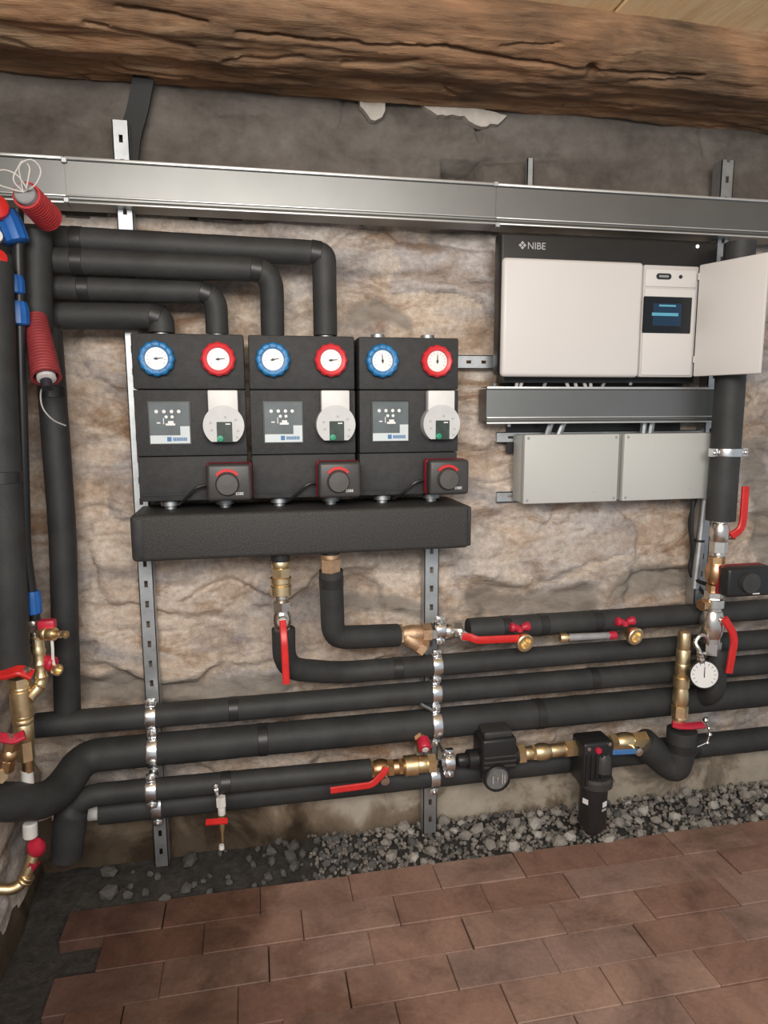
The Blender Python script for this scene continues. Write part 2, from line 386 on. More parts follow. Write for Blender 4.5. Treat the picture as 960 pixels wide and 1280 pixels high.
# ------------------------------------------------------------------ rubble walls (height field split into stones and mortar)
def polyline_dist(x, z, pts):
    d = np.full(x.shape, 1e9)
    for (x0, z0), (x1, z1) in zip(pts, pts[1:]):
        dx, dz = x1 - x0, z1 - z0; L = dx * dx + dz * dz + 1e-12
        t = np.clip(((x - x0) * dx + (z - z0) * dz) / L, 0, 1)
        d = np.minimum(d, np.hypot(x - x0 - t * dx, z - z0 - t * dz))
    return d
def rubble_wall(name, u0, u1, z0, z1, step, to_world, seed, top_z, plinth_z, cracks=(), holes=(), grey_zones=()):
    rng = np.random.RandomState(seed)
    nu = int((u1 - u0) / step) + 1; nz = int((z1 - z0) / step) + 1
    u = np.linspace(u0, u1, nu); z = np.linspace(z0, z1, nz); U, Z = np.meshgrid(u, z, indexing='ij')
    seeds = []; zz = z0 - 0.1
    while zz < z1 + 0.1:
        hh = rng.uniform(0.14, 0.23); uu = u0 - 0.3 + rng.uniform(0, 0.2)
        while uu < u1 + 0.3:
            w = rng.uniform(0.22, 0.50); seeds.append((uu + w / 2, zz + hh / 2 + rng.uniform(-.03, .03))); uu += w
        zz += hh
    seeds = np.array(seeds)
    def field(U, Z):
        wu = U + 0.17 * fbm(U * 4, Z * 4, seed + 11, 4); wz = Z + 0.12 * fbm(U * 4, Z * 4, seed + 31, 4)
        d1 = np.full(U.shape, 1e9); d2 = d1.copy(); idx = np.zeros(U.shape, int)
        for k, (a, b) in enumerate(seeds):
            d = np.hypot((wu - a) / 1.8, wz - b)
            m = d < d1; d2 = np.where(m, d1, np.minimum(d2, d)); idx = np.where(m, k, idx); d1 = np.where(m, d, d1)
        return idx, d2 - d1
    idx, e = field(U, Z)
    e = e + 0.012 * fbm(U * 22, Z * 22, seed + 51, 3)
    k = len(seeds); off = rng.uniform(-0.012, 0.006, k); su = rng.uniform(-0.10, 0.10, k); sz = rng.uniform(-0.14, 0.10, k)
    dome = np.clip(e / 0.05, 0, 1); dome = dome * dome * (3 - 2 * dome)
    body = off[idx] + su[idx] * (U - seeds[idx, 0]) + sz[idx] * (Z - seeds[idx, 1]) + 0.016
    rough = 0.030 * fbm(U * 6, Z * 13, seed + 71, 6, 0.50) + 0.014 * np.abs(fbm(U * 8, Z * 26, seed + 91, 5, 0.5))
    hgt = np.clip(body, -0.012, 0.03) * dome + 0.002 * (1 - dome) + rough * (0.7 + 0.3 * dome) + 0.036 * fbm(U * 1.4, Z * 4.2, seed + 5, 4)
    # render above and below the stonework
    zt = top_z + 0.05 * fbm(U * 3, Z * 0 + 3, seed + 7, 4); mt = np.clip((Z - zt) / 0.03 + 0.5, 0, 1)
    zp = plinth_z + 0.06 * fbm(U * 3, Z * 0 + 8, seed + 9, 4); mp = np.clip((zp - Z) / 0.04 + 0.5, 0, 1)
    flat_t = 0.006 + 0.030 * fbm(U * 3.0, Z * 5.5, seed + 13, 5, 0.5); flat_p = 0.020 + 0.018 * fbm(U * 3, Z * 4, seed + 15, 5, 0.45)
    hgt = hgt * (1 - mt) + flat_t * mt; hgt = hgt * (1 - mp) + flat_p * mp
    for pts, dep, wid in cracks:
        d = polyline_dist(U + 0.01 * fbm(U * 25, Z * 25, 3, 3), Z + 0.01 * fbm(U * 25, Z * 25, 4, 3), pts)
        hgt = hgt - dep * np.exp(-(d / wid) ** 2)
    for a, b, c, dd, dep in holes:
        q = 0.006 * fbm(U * 30, Z * 30, 6, 3)
        hgt = np.where((U + q > a) & (U + q < b) & (Z + q > c) & (Z + q < dd), -dep, hgt)
    hgt = np.clip(hgt, -0.13, 0.036)
    SM = np.zeros(U.shape)
    for pts, hw in grey_zones:
        d = polyline_dist(U + 0.05 * fbm(U * 9, Z * 9, 61, 4), Z + 0.05 * fbm(U * 9, Z * 9, 67, 4), pts)
        SM = np.maximum(SM, np.clip((hw * 1.25 - d) / (hw * 0.6), 0, 1))
    SM = (SM * 0.85).reshape(-1)
    W = to_world(U, Z, hgt).reshape(-1, 3)
    qi, qz = np.meshgrid(np.arange(nu - 1), np.arange(nz - 1), indexing='ij')
    quads = np.stack([qi * nz + qz, (qi + 1) * nz + qz, (qi + 1) * nz + qz + 1, qi * nz + qz + 1], -1).reshape(-1, 4)
    def qc(A): return 0.25 * (A[:-1, :-1] + A[1:, :-1] + A[1:, 1:] + A[:-1, 1:])
    qid = idx[:-1, :-1].reshape(-1)
    qe = qc(e).reshape(-1); qt = qc(mt).reshape(-1) > 0.5; qp = qc(mp).reshape(-1) > 0.5
    stone = (qe > 0.014) & ~qt & ~qp
    def emit(nm, q, mats, mi, parent):
        used, inv = np.unique(q, return_inverse=True); q2 = inv.reshape(-1, 4)
        me = bpy.data.meshes.new(nm); co = W[used]
        me.vertices.add(len(co)); me.vertices.foreach_set('co', co.astype(np.float32).ravel())
        me.loops.add(q2.size); me.loops.foreach_set('vertex_index', q2.astype(np.int32).ravel())
        me.polygons.add(len(q2)); me.polygons.foreach_set('loop_start', np.arange(0, q2.size, 4, dtype=np.int32))
        for m in mats: me.materials.append(MATS[m])
        me.polygons.foreach_set('material_index', mi.astype(np.int32)); me.polygons.foreach_set('use_smooth', np.ones(len(q2), bool))
        me.attributes.new('mortar_and_shade', 'FLOAT', 'POINT').data.foreach_set('value', SM[used].astype(np.float32))
        me.update(); me.validate()
        ob = bpy.data.objects.new(nm, me); COL.objects.link(ob)
        if parent: ob.parent = parent
        return ob
    base = quads[~stone]; mi = np.where(qt, 1, np.where(qp, 2, 0))[~stone]
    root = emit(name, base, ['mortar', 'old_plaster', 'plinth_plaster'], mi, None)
    root['kind'] = 'structure'; ORIG[root] = Vector((0, 0, 0))
    for kk in np.unique(qid[stone]):
        q = quads[stone & (qid == kk)]
        if len(q) < 40: continue
        emit('stone', q, ['sandstone'], np.zeros(len(q)), root)
    small = [kk for kk in np.unique(qid[stone]) if 0 < (stone & (qid == kk)).sum() < 40]
    if small:
        q = quads[stone & np.isin(qid, small)]; emit('stone', q, ['sandstone'], np.zeros(len(q)), root)
    return root

def wpts(lst): return [(P(a, b, 0).x, P(a, b, 0).z) for a, b in lst]
CR = [(wpts([(236, 750), (250, 738), (270, 729), (286, 723), (300, 730), (338, 746)]), 0.030, 0.010),
      (wpts([(185, 744), (236, 750)]), 0.016, 0.006),
      (wpts([(405, 312), (425, 296), (450, 284), (485, 284), (500, 297), (520, 300)]), 0.022, 0.010),
      (wpts([(545, 302), (575, 308), (620, 313)]), 0.022, 0.010),
      (wpts([(425, 345), (470, 350), (520, 347), (560, 352), (600, 362)]), 0.018, 0.014),
      (wpts([(100, 588), (135, 590), (165, 588)]), 0.016, 0.007),
      (wpts([(95, 640), (120, 634), (150, 640)]), 0.014, 0.006),
      (wpts([(580, 600), (612, 606), (640, 600)]), 0.02, 0.009),
      (wpts([(748, 765), (760, 735), (800, 715), (850, 712)]), 0.014, 0.010),
      (wpts([(620, 764), (700, 762), (760, 755), (850, 748)]), -0.02, 0.012),
      (wpts([(368, 832), (410, 826), (450, 820), (500, 806)]), -0.022, 0.012), (wpts([(100, 858), (180, 852), (260, 846), (340, 848)]), 0.020, 0.030),
      (wpts([(590, 738), (660, 742), (740, 738)]), 0.016, 0.030), (wpts([(640, 585), (700, 600), (760, 592)]), 0.014, 0.012),
      (wpts([(427, 122), (431, 140), (427, 156)]), 0.012, 0.004),
      (wpts([(598, 152), (602, 175)]), 0.02, 0.005), (wpts([(876, 160), (880, 195)]), 0.012, 0.004),
      (wpts([(240, 135), (240, 144), (300, 146), (338, 144)]), 0.008, 0.003),
      (wpts([(600, 205), (640, 198), (700, 196)]), 0.012, 0.006)]
h0, h1 = P(552, 222, 0), P(601, 203, 0)
rubble_wall('wall_back', -0.60, 2.10, -0.06, 2.02, 0.0065,
            lambda U, Z, h: np.stack([U, -h, Z], -1), 5, P(480, 280, 0).z, P(400, 985, 0).z, CR, [(h0.x, h1.x, h0.z, h1.z, 0.12)],
            [(wpts([(90, 862), (180, 858), (260, 852), (345, 850)]), 0.034), (wpts([(590, 742), (660, 750), (730, 742)]), 0.036), (wpts([(765, 735), (805, 722), (855, 728)]), 0.034),
             (wpts([(445, 400), (475, 385), (505, 408)]), 0.030), (wpts([(420, 752), (460, 758), (520, 752)]), 0.025), (wpts([(545, 300), (610, 306)]), 0.018), (wpts([(930, 560), (950, 680)]), 0.04)])  # the zone under the manifold paints its shade, the rest is grey mortar
rubble_wall('wall_left', -1.60, 0.03, -0.06, 2.02, 0.012,
            lambda U, Z, h: np.stack([-0.585 + h, U, Z], -1), 23, 1.72, 0.02)

# ------------------------------------------------------------------ floor: soil bed with terracotta pavers
fl = MB()
nx, ny = 90, 40
vsx = []; fsx = []
for i in range(nx + 1):
    for j in range(ny + 1):
        x = -0.62 + 2.75 * i / nx; y = -1.75 + 1.80 * j / ny
        z = -0.030 + 0.006 * random.random()
        if y > -0.17: z += 0.012 + 0.02 * max(0, (y + 0.17) / 0.17) + 0.006 * random.random()
        vsx.append((x, y, z))
for i in range(nx):
    for j in range(ny):
        a = i * (ny + 1) + j; fsx.append([a, a + ny + 1, a + ny + 2, a + 1])
fl.add(vsx, fsx)
floor = fl.build('floor', 'soil', angle=60); floor['kind'] = 'structure'
FO = ORIG[floor]
def paver_mesh(L, Wd):
    m = MB(); m.box((-L / 2, -Wd / 2, -0.035), (L / 2, Wd / 2, 0), 0.0016, 1)
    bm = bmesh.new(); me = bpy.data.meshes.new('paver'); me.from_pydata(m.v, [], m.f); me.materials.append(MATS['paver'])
    bm.from_mesh(me); bmesh.ops.recalc_face_normals(bm, faces=bm.faces); bm.to_mesh(me); bm.free(); return me
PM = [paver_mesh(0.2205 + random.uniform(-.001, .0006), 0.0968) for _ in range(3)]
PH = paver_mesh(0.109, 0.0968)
offs = [0.431, 0.527, 0.670, 0.384, 0.47, 0.585, 0.36, 0.49, 0.60, 0.41]
for r in range(15):
    yc = -0.172 - 0.098 * (r + 0.5)
    x0 = offs[r % len(offs)]
    x0 -= 0.222 * math.ceil((x0 + 0.44) / 0.222)
    k = 0; x = x0
    while x < 2.05:
        xc = x + 0.111; me = PM[(r + k) % 3]
        if xc - 0.11 < -0.462:
            xc = x + 0.166; me = PH
        if not (r == 1 and k == 0):
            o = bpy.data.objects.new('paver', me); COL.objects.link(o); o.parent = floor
            o.location = Vector((xc + random.uniform(-.001, .001), yc + random.uniform(-.001, .001), random.uniform(-.002, .002))) - FO
            o.rotation_euler = (random.uniform(-.006, .006), random.uniform(-.005, .005), random.uniform(-.005, .005))
        x += 0.222; k += 1

# ------------------------------------------------------------------ timber beam and ceiling boards
def build_beam():
    x0, x1, nx = -0.9, 2.3, 620
    zl = 1.912; zt = 1.99
    # profile from the wall side underneath, round the arris, up the front face
    prof = [(0.05, zl + 0.22), (0.05, zl + 0.03), (0.015, zl), (-0.05, zl - 0.006), (-0.12, zl - 0.012), (-0.19, zl - 0.013), (-0.245, zl - 0.006), (-0.285, zl + 0.018),
            (-0.305, zl + 0.05), (-0.308, zl + 0.085), (-0.295, zl + 0.115), (-0.26, zl + 0.135), (-0.2, zl + 0.15)]
    pp = densify([Vector((0, a, b)) for a, b in prof], 0.0042)
    L = [0.0]
    for a, b in zip(pp, pp[1:]): L.append(L[-1] + (b - a).length)
    L = np.array(L); X = np.linspace(x0, x1, nx); XX, SS = np.meshgrid(X, L, indexing='ij')
    n = 0.026 * fbm(XX * 1.1, SS * 6, 301, 4) + 0.012 * fbm(XX * 3, SS * 26, 311, 5) + 0.004 * fbm(XX * 20, SS * 60, 331, 3)
    cr = np.abs(fbm(XX * 1.0 + 3, SS * 11, 341, 3, 0.45)); msk = np.clip(fbm(XX * 1.3, SS * 5, 361, 2) * 4 + 0.3, 0, 1)
    n -= 0.022 * np.exp(-(cr / 0.013) ** 2) * msk
    B = np.stack([XX, np.tile([p.y for p in pp], (nx, 1)) + D, np.tile([p.z for p in pp], (nx, 1)) - H], -1)
    dep = B @ np.array(_f); bx = 480 + FPX * (B @ np.array(_R)) / dep; by = 640 - FPX * (B @ np.array(_U)) / dep
    yz = np.array([(p.y, p.z) for p in pp]); hid = (yz[:, 0] > 0.012) | ((yz[:, 1] > zl + 0.10) & (yz[:, 0] > -0.29)); vis = np.tile(np.where(hid, 1e9, 0.0), (nx, 1))
    def at(px, py):
        k = np.argmin((bx - px) ** 2 + (by - py) ** 2 + vis); return XX.flat[k], SS.flat[k]
    for pts, dp, wd in (([(150, 2), (200, 14), (262, 28)], .018, .0035), ([(296, 42), (380, 50), (470, 56), (560, 62)], .022, .004), ([(278, 70), (330, 73), (382, 71)], .018, .004),
                        ([(430, 78), (500, 80), (520, 76)], .020, .005), ([(560, 62), (640, 78), (700, 86), (741, 92), (800, 94), (872, 98)], .024, .0045), ([(741, 90), (744, 94)], .035, .010),
                        ([(790, 102), (860, 104)], .018, .004), ([(690, 140), (740, 132), (790, 138)], .010, .003), ([(110, 28), (180, 44), (240, 58)], .016, .004), ([(0, 44), (90, 62), (160, 72)], .014, .004),
                        ([(630, 62), (700, 52)], .012, .003), ([(830, 130), (900, 140), (955, 138)], .012, .003), ([(420, 96), (470, 104)], .010, .003)):
        q = [at(*p) for p in pts]; wx = XX + 0.02 * fbm(XX * 9, SS * 9, 401, 3); ws = SS + 0.010 * fbm(XX * 14, SS * 20, 411, 4)
        n -= dp * np.exp(-(polyline_dist(wx, ws, q) / wd) ** 2)
    vs = []; m = len(pp)
    for i in range(nx):
        for j in range(m):
            a = pp[max(j - 1, 0)]; b = pp[min(j + 1, m - 1)]; tn = (b - a).normalized(); nn = Vector((0, tn.z, -tn.y))
            nn = -nn if nn.dot(pp[j] - Vector((0, -0.13, zl + 0.1))) < 0 else nn
            q = pp[j] + nn * n[i, j]; vs.append((X[i], q.y, q.z))
    fs = [[i * m + j, (i + 1) * m + j, (i + 1) * m + j + 1, i * m + j + 1] for i in range(nx - 1) for j in range(m - 1)]
    b = MB().add(vs, fs); o = b.build('timber_beam', 'beam_wood', angle=70)
    tag(o, 'rough hewn brown timber beam running along the top of the stone wall', 'beam')
    return o
beam = build_beam()
ceil = MB(); ceil.box((-0.9, -2.0, 2.06), (2.3, 0.06, 2.08)); ceiling = ceil.build('ceiling', 'plank_wood'); ceiling['kind'] = 'structure'
cx = -0.88
while cx < 2.2:
    w = random.uniform(0.5, 0.62)
    zz = 1.992 + random.uniform(-.003, .003)
    MB().box((cx, -1.9, zz), (cx + w - 0.004, -0.27, 2.02), 0.003, 1).build('ceiling_plank', 'plank_wood', ceiling)
    cx += w

# ------------------------------------------------------------------ strut rails
def strut(m, p0, p1, w, d, face, slots=True, pitch=0.05):
    """U channel from p0 to p1; p0/p1 on the centre of its front face, face = outward normal"""
    p0, p1 = Vector(p0), Vector(p1); ax = (p1 - p0).normalized(); L = (p1 - p0).length
    fn = Vector(face).normalized(); sd = ax.cross(fn).normalized(); t = 0.002
    rot = Matrix((sd, fn, ax)).transposed()
    def bx(a0, a1, b0, b1, c0, c1):
        c = p0 + sd * (a0 + a1) / 2 + fn * (b0 + b1) / 2 + ax * (c0 + c1) / 2
        e = Vector((a1 - a0, b1 - b0, c1 - c0)) / 2
        m.box(c - e, c + e, mat=rot)
    bx(-w / 2, -w / 2 + t, -d, 0, 0, L); bx(w / 2 - t, w / 2, -d, 0, 0, L)
    if not slots: bx(-w / 2, w / 2, -t, 0, 0, L); return m
    bx(-w / 2, -w * 0.12, -t, 0, 0, L); bx(w * 0.12, w / 2, -t, 0, 0, L)
    q = 0.0
    while q < L:
        bx(-w * 0.12, w * 0.12, -t, -0.0001, q, min(L, q + pitch * 0.68)); q += pitch
    return m
YR = -0.075
r1 = strut(MB(), (-0.257, YR, 0.02), (-0.257, YR, 1.80), 0.034, 0.036, (0, -1, 0)).build('mounting_rail', 'zinc')
tag(r1, 'slotted galvanised rail at the left edge of the pump stations, running down to the floor', 'rail', 'vertical mounting rails')
r2 = strut(MB(), (0.451, YR, 0.02), (0.451, YR, 0.92), 0.038, 0.036, (0, -1, 0)).build('mounting_rail', 'zinc')
tag(r2, 'slotted galvanised rail below the right end of the black manifold', 'rail', 'vertical mounting rails')
r3 = strut(MB(), (1.238, YR, 0.62), (1.238, YR, 1.81), 0.036, 0.036, (0, -1, 0)).build('mounting_rail', 'zinc')
tag(r3, 'galvanised rail passing behind the white control unit, right of the grey boxes', 'rail', 'vertical mounting rails')
pz = P(600, 452, -0.06).z
r4 = strut(MB(), (0.40, -0.045, pz), (0.98, -0.045, pz), 0.034, 0.02, (0, -1, 0), pitch=0.04).build('mounting_rail', 'zinc')
tag(r4, 'horizontal slotted rail between the pump stations and the white control unit', 'rail', 'horizontal mounting rails')
for yy, word in ((547, 'upper'), (622, 'lower')):
    q0 = P(622, yy, -0.05)
    rr = strut(MB(), (q0.x, -0.045, q0.z), (1.22, -0.045, q0.z), 0.028, 0.016, (0, -1, 0), pitch=0.045).build('mounting_rail', 'zinc')
    tag(rr, f'{word} horizontal rail whose end shows left of the grey junction boxes', 'rail', 'horizontal mounting rails')
pr = P(659, 219, -0.03)
o = strut(MB(), (pr.x, -0.05, 1.70), (pr.x, -0.05, 1.79), 0.016, 0.012, (0, -1, 0), slots=False).build('rail_end', 'zinc')
tag(o, 'short thin metal rail end above the duct right of the wall hole', 'rail')

# ------------------------------------------------------------------ galvanised trunking
def trunking(name, x0, x1, z0, z1, y0, y1, joints, label, endcap=True):
    t = thing(name, ((x0 + x1) / 2, (y0 + y1) / 2, z0), label, 'cable duct')
    MB().box((x0 + 0.003, y1 + 0.003, z0 + 0.004), (x1 - 0.003, y0, z1 - 0.004), 0.002, 1).build('body', 'zinc_duct', t)
    xs = [x0] + joints + [x1]
    for k, (a, b) in enumerate(zip(xs, xs[1:])):
        dy = 0.0 if k % 2 == 0 else -0.0015
        pr = [(y0 - 0.012 + 0.05 * 0, z1), (y1 + 0.004, z1 + 0.001), (y1 - 0.001, z1 - 0.001), (y1 - 0.001, z1 - 0.005), (y1 + 0.0015, z1 - 0.007),
              (y1 + 0.0015, z0 + 0.015), (y1 - 0.002, z0 + 0.012), (y1 - 0.002, z0 + 0.008), (y1, z0 + 0.006), (y1 - 0.001, z0 + 0.003), (y1 + 0.003, z0), (y0 - 0.012, z0)]
        back = [(p + 0.002 if 2 < i < 10 else p, q) for i, (p, q) in enumerate(pr)]
        m = MB(); n = len(pr)
        vs = [(a + 0.0008, p + dy, q) for p, q in pr] + [(b - 0.0008, p + dy, q) for p, q in pr]
        fs = [[i, i + 1, n + i + 1, n + i] for i in range(n - 1)]
        m.add(vs, fs); cv = m.build('cover', 'zinc_duct', t, angle=25)
        for q0, q1 in ((z1 - 0.0045, z1 + 0.0012), (z0 + 0.0135, z0 + 0.0165), (z0 - 0.0005, z0 + 0.0035)):
            MB().box((a + 0.001, y1 + dy - 0.0035, q0), (b - 0.001, y1 + dy + 0.002, q1), 0.0009, 2).build('rim', 'zinc_highlight', cv)
    return t
zt, zb = 1.705, 1.613
jx = P(620, 250, -0.11).x
duct = trunking('cable_duct', -0.57, 1.95, zb, zt, -0.035, -0.11, [P(82, 225, -0.11).x, jx],
                'long galvanised cable duct running across the whole wall under the beam')
for px, py in ((80, 200), (83, 250), (620, 230), (622, 281)):
    c = P(px, py, -0.113)
    MB().box(c - V(0.006, 0.003, 0.006), c + V(0.006, 0.002, 0.006), 0.0015, 1).build('clip', 'zinc', duct)
a, b = P(166, 203, -0.08), P(408, 215, -0.08)
tag(MB().box((a.x, -0.085, zt + 0.001), (b.x, -0.045, zt + 0.010), 0.001, 1).build('joint_strip', 'zinc'), 'thin pale metal strip lying on top of the long duct', 'strip')
zb2, zt2 = 1.138, 1.228
xr2 = P(905, 505, -0.12).x
duct2 = trunking('cable_duct', P(608, 505, -0.12).x, xr2, zb2, zt2, -0.05, -0.12, [], 'short galvanised cable duct under the white control unit')
for px, py in ((618, 481), (788, 480), (636, 532)):
    c = P(px, py, -0.115)
    MB().lathe(c + V(0, 0, 0.001), (0, -0.3, 1), [(-0.003, 0.005), (0.003, 0.005), (0.005, 0.003), (0.006, 0)], 10).build('screw', 'zinc', duct2)

# ------------------------------------------------------------------ black foam strip hanging from the beam
c = [P(180, 97, -0.05), P(172, 140, -0.045), P(164, 165, -0.045), P(160, 200, -0.05)]
tag(MB().sweep(densify(fillet(c, 0.05), 0.01), [(-0.022, -0.006), (0.022, -0.006), (0.022, 0.006), (-0.022, 0.006)], (0, -1, 0)).build('foam_strip', 'rubber'),
    'black rubber strip hanging from the beam behind the long duct', 'strip')

# ------------------------------------------------------------------ plaster chips on the upper wall
for pts, lab in (([(448, 124), (478, 122), (482, 140), (470, 152), (458, 143)], 'small white plaster patch left of the wide one under the beam'),
                 ([(528, 128), (560, 126), (600, 134), (632, 143), (622, 155), (600, 158), (580, 146), (545, 142)], 'wide white crumbling plaster patch under the beam above the wall hole')):
    poly = [P(a, b, -0.015) for a, b in pts]
    poly = densify(poly + [poly[0]], 0.012)[:-1]
    poly = [p + V(random.uniform(-.004, .004), 0, random.uniform(-.004, .004)) for p in poly]
    tag(MB().prism(poly, (0, 0.02, 0)).build('plaster_patch', 'plaster_chip', smooth=False), lab, 'plaster')

# ------------------------------------------------------------------ pump stations
def disc_gauge(m_parent, c, r, ring_mat, needle_ang, nrm=(0, -1, 0), ring_r=None):
    """thermometer in a coloured handwheel, facing nrm"""
    n = Vector(nrm).normalized(); R_ = ring_r or r * 1.6
    # lobed wheel
    d, u, w = basis(n); vs = []; fs = []; seg = 48
    prof = [(0.0, R_ * 0.96), (0.012, R_), (0.018, R_ * 0.97), (0.021, R_ * 0.86), (0.019, r * 1.06), (0.014, r)]
    for tt, rr in prof:
        for k in range(seg):
            a = 2 * math.pi * k / seg; q = rr * (1 + (0.035 * math.cos(12 * a) if rr > R_ * 0.9 else 0))
            vs.append(Vector(c) + n * tt + (u * math.cos(a) + w * math.sin(a)) * q)
    for i in range(len(prof) - 1):
        for k in range(seg):
            a, b = i * seg + k, i * seg + (k + 1) % seg; fs.append([a, b, b + seg, a + seg])
    wh = MB().add(vs, fs).build('handwheel', ring_mat, m_parent, angle=50)
    MB().lathe(Vector(c) + n * 0.010, n, [(0, r * 1.02), (0.004, r * 1.02), (0.0045, 0)], 28).build('dial', 'dial_white', wh)
    tk = MB()
    for k in range(11):
        a = math.radians(-30 + 24 * k); rad = Vector((math.cos(a), 0, math.sin(a)))
        side = Vector((-math.sin(a), 0, math.cos(a)))
        p = Vector(c) + n * 0.0152 + rad * r * 0.78
        tk.prism([p - side * 0.0005 - rad * 0.0025, p + side * 0.0005 - rad * 0.0025, p + side * 0.0005 + rad * 0.0025, p - side * 0.0005 + rad * 0.0025], n * 0.0003)
    tk.build('scale', 'print_grey', wh)['kind'] = 'stuff'
    nd = MB(); a = math.radians(needle_ang); rad = Vector((math.cos(a), 0, math.sin(a))); side = Vector((-math.sin(a), 0, math.cos(a))); p = Vector(c) + n * 0.0155
    nd.prism([p - rad * r * 0.22 - side * 0.0016, p + rad * r * 0.62 - side * 0.0006, p + rad * r * 0.62 + side * 0.0006, p - rad * r * 0.22 + side * 0.0016], n * 0.0006)
    nd.lathe(p, n, [(0, 0.0028), (0.0012, 0.0028), (0.0014, 0)], 12)
    nd.build('needle', 'ink', wh)
    return wh

GZ0, GZ1 = 0.973, 1.338
def pump_station(cx, lab, needles, act=0.0):
    yb, yf = -0.06, -0.18; w2 = 0.1185
    t = thing('pump_station', (cx, -0.12, GZ0), lab, 'pump station', 'pump stations above the black manifold')
    zs = [GZ0, 1.072, 1.212, GZ1]
    def zz(py): return P(240, py, yf).z
    z_low, z_mid = zz(570), zz(487)
    MB().box((cx - w2, yf + 0.006, GZ0), (cx + w2, yb, z_low - 0.0007), 0.003, 2).build('lower_shell', 'foam_box', t)
    md = MB().box((cx - w2, yf, z_low + 0.0007), (cx + w2, yb, z_mid - 0.0007), 0.0025, 2).build('middle_shell', 'foam_box', t)
    MB().box((cx - w2, yf + 0.002, z_mid + 0.0007), (cx + w2, yb, GZ1), 0.004, 2).build('upper_shell', 'foam_box', t)
    MB().box((cx - w2 + 0.006, yf + 0.0045, GZ0 + 0.012), (cx - 0.012, yf + 0.007, GZ0 + 0.016), 0.001, 1).build('ridge', 'foam_box', t)
    # thermometers
    tz = zz(449)
    disc_gauge(t, (cx - 0.066, yf + 0.003, tz), 0.0235, 'wheel_blue', needles[0], ring_r=0.0375)
    disc_gauge(t, (cx + 0.063, yf + 0.003, tz), 0.0235, 'wheel_red', needles[1], ring_r=0.0365)
    # printed card in a recess frame
    c0x, c1x = cx - 0.088, cx - 0.004; c1z, c0z = zz(503), zz(554)
    MB().box((c0x - 0.004, yf - 0.001, c0z - 0.004), (c1x + 0.004, yf + 0.001, c1z + 0.004), 0.0008, 1).build('card_frame', 'black_plastic', t)
    cd = MB().box((c0x, yf - 0.003, c0z), (c1x, yf - 0.0008, c1z)).build('instruction_card', 'card_slate', t)
    pr = MB(); W_, H_ = c1x - c0x, c1z - c0z; y_ = yf - 0.0033
    def rc(m, a, b, c, d, mi=0): m.box((c0x + W_ * a, y_, c0z + H_ * c), (c0x + W_ * b, y_ + 0.0004, c0z + H_ * d), mi=mi)
    rc(pr, 0.0, 1.0, 0.0, 0.20); rc(pr, 0.76, 1.0, 0.20, 0.42); pr.build('paper_band', 'card_paper', cd)
    pr = MB()
    for a in (0.18, 0.37, 0.56, 0.74):
        pr.lathe((c0x + W_ * a, y_ + 0.0004, c0z + H_ * 0.78), (0, -1, 0), [(0, 0.0040), (0.0005, 0.0038)], 14)
    for a in (0.42, 0.57): pr.lathe((c0x + W_ * a, y_ + 0.0004, c0z + H_ * 0.65), (0, -1, 0), [(0, 0.0036), (0.0005, 0.0034)], 14)
    rc(pr, 0.40, 0.64, 0.44, 0.49); rc(pr, 0.46, 0.60, 0.49, 0.55); rc(pr, 0.18, 0.27, 0.49, 0.52); rc(pr, 0.34, 0.36, 0.47, 0.62)
    pr.build('pictogram', 'print_white', cd)
    y_ -= 0.0004; pr = MB(); rc(pr, 0.42, 0.53, 0.05, 0.16)
    for k in range(8): rc(pr, 0.57 + 0.045 * k, 0.57 + 0.045 * k + 0.033, 0.06, 0.145)
    pr.build('logo', 'print_blue', cd)
    # circulator head
    px = cx + 0.070; pz_ = zz(532); rr = 0.044
    hd = MB(); poly = []
    for k in range(41):
        a = math.radians(-60 + 300 * k / 40); poly.append(Vector((px + rr * math.cos(a), yf, pz_ + rr * math.sin(a))))
    poly = [p for p in poly if p.z > pz_ - rr * 0.86]
    hd.prism(poly, (0, -0.030, 0))
    head = hd.build('circulator_head', 'pump_grey', t)
    MB().box((px - 0.032, yf - 0.026, pz_ + 0.022), (px + 0.032, yf, zz(488)), 0.003, 2).build('connector_box', 'pump_light', t)
    MB().box((px - 0.015, yf - 0.0312, pz_ - 0.036), (px + 0.018, yf - 0.0298, pz_ + 0.008), 0.0005, 1).build('display_window', 'pcb', head)
    MB().lathe((px - 0.008, yf - 0.031, pz_ - 0.028), (0, -1, 0), [(0, 0.007), (0.004, 0.0065), (0.0045, 0)], 14).build('green_button', 'green', head)
    MB().box((px + 0.004, yf - 0.0318, pz_ + 0.002), (px + 0.014, yf - 0.031, pz_ + 0.0045)).build('lamp_strip', 'print_white', head)
    pr = MB()
    for dx, dz in ((-0.028, 0.006), (0.026, 0.012), (-0.026, -0.010), (0.030, -0.012), (0.004, 0.018), (0.028, -0.026)):
        pr.box((px + dx - 0.003, yf - 0.0303, pz_ + dz - 0.0025), (px + dx + 0.003, yf - 0.0299, pz_ + dz + 0.0025))
    pr.build('symbols', 'print_grey', head)['kind'] = 'stuff'
    # mixing valve actuator
    ax, az = cx + 0.078 + act, zz(601)
    MB().box((ax - 0.050, yf - 0.028, az - 0.042), (ax + 0.050, yf, az + 0.041), 0.007, 2).build('actuator_base', 'dark_red', t)
    ac = MB().box((ax - 0.048, yf - 0.055, az - 0.041), (ax + 0.048, yf - 0.019, az + 0.040), 0.008, 3).build('actuator', 'dark_plastic', t)
    MB().lathe((ax - 0.004, yf - 0.054, az - 0.004), (0, -1, 0), [(0, 0.026), (0.010, 0.024), (0.014, 0.022), (0.015, 0)], 28).build('knob', 'grey_knob', ac)
    arc = []
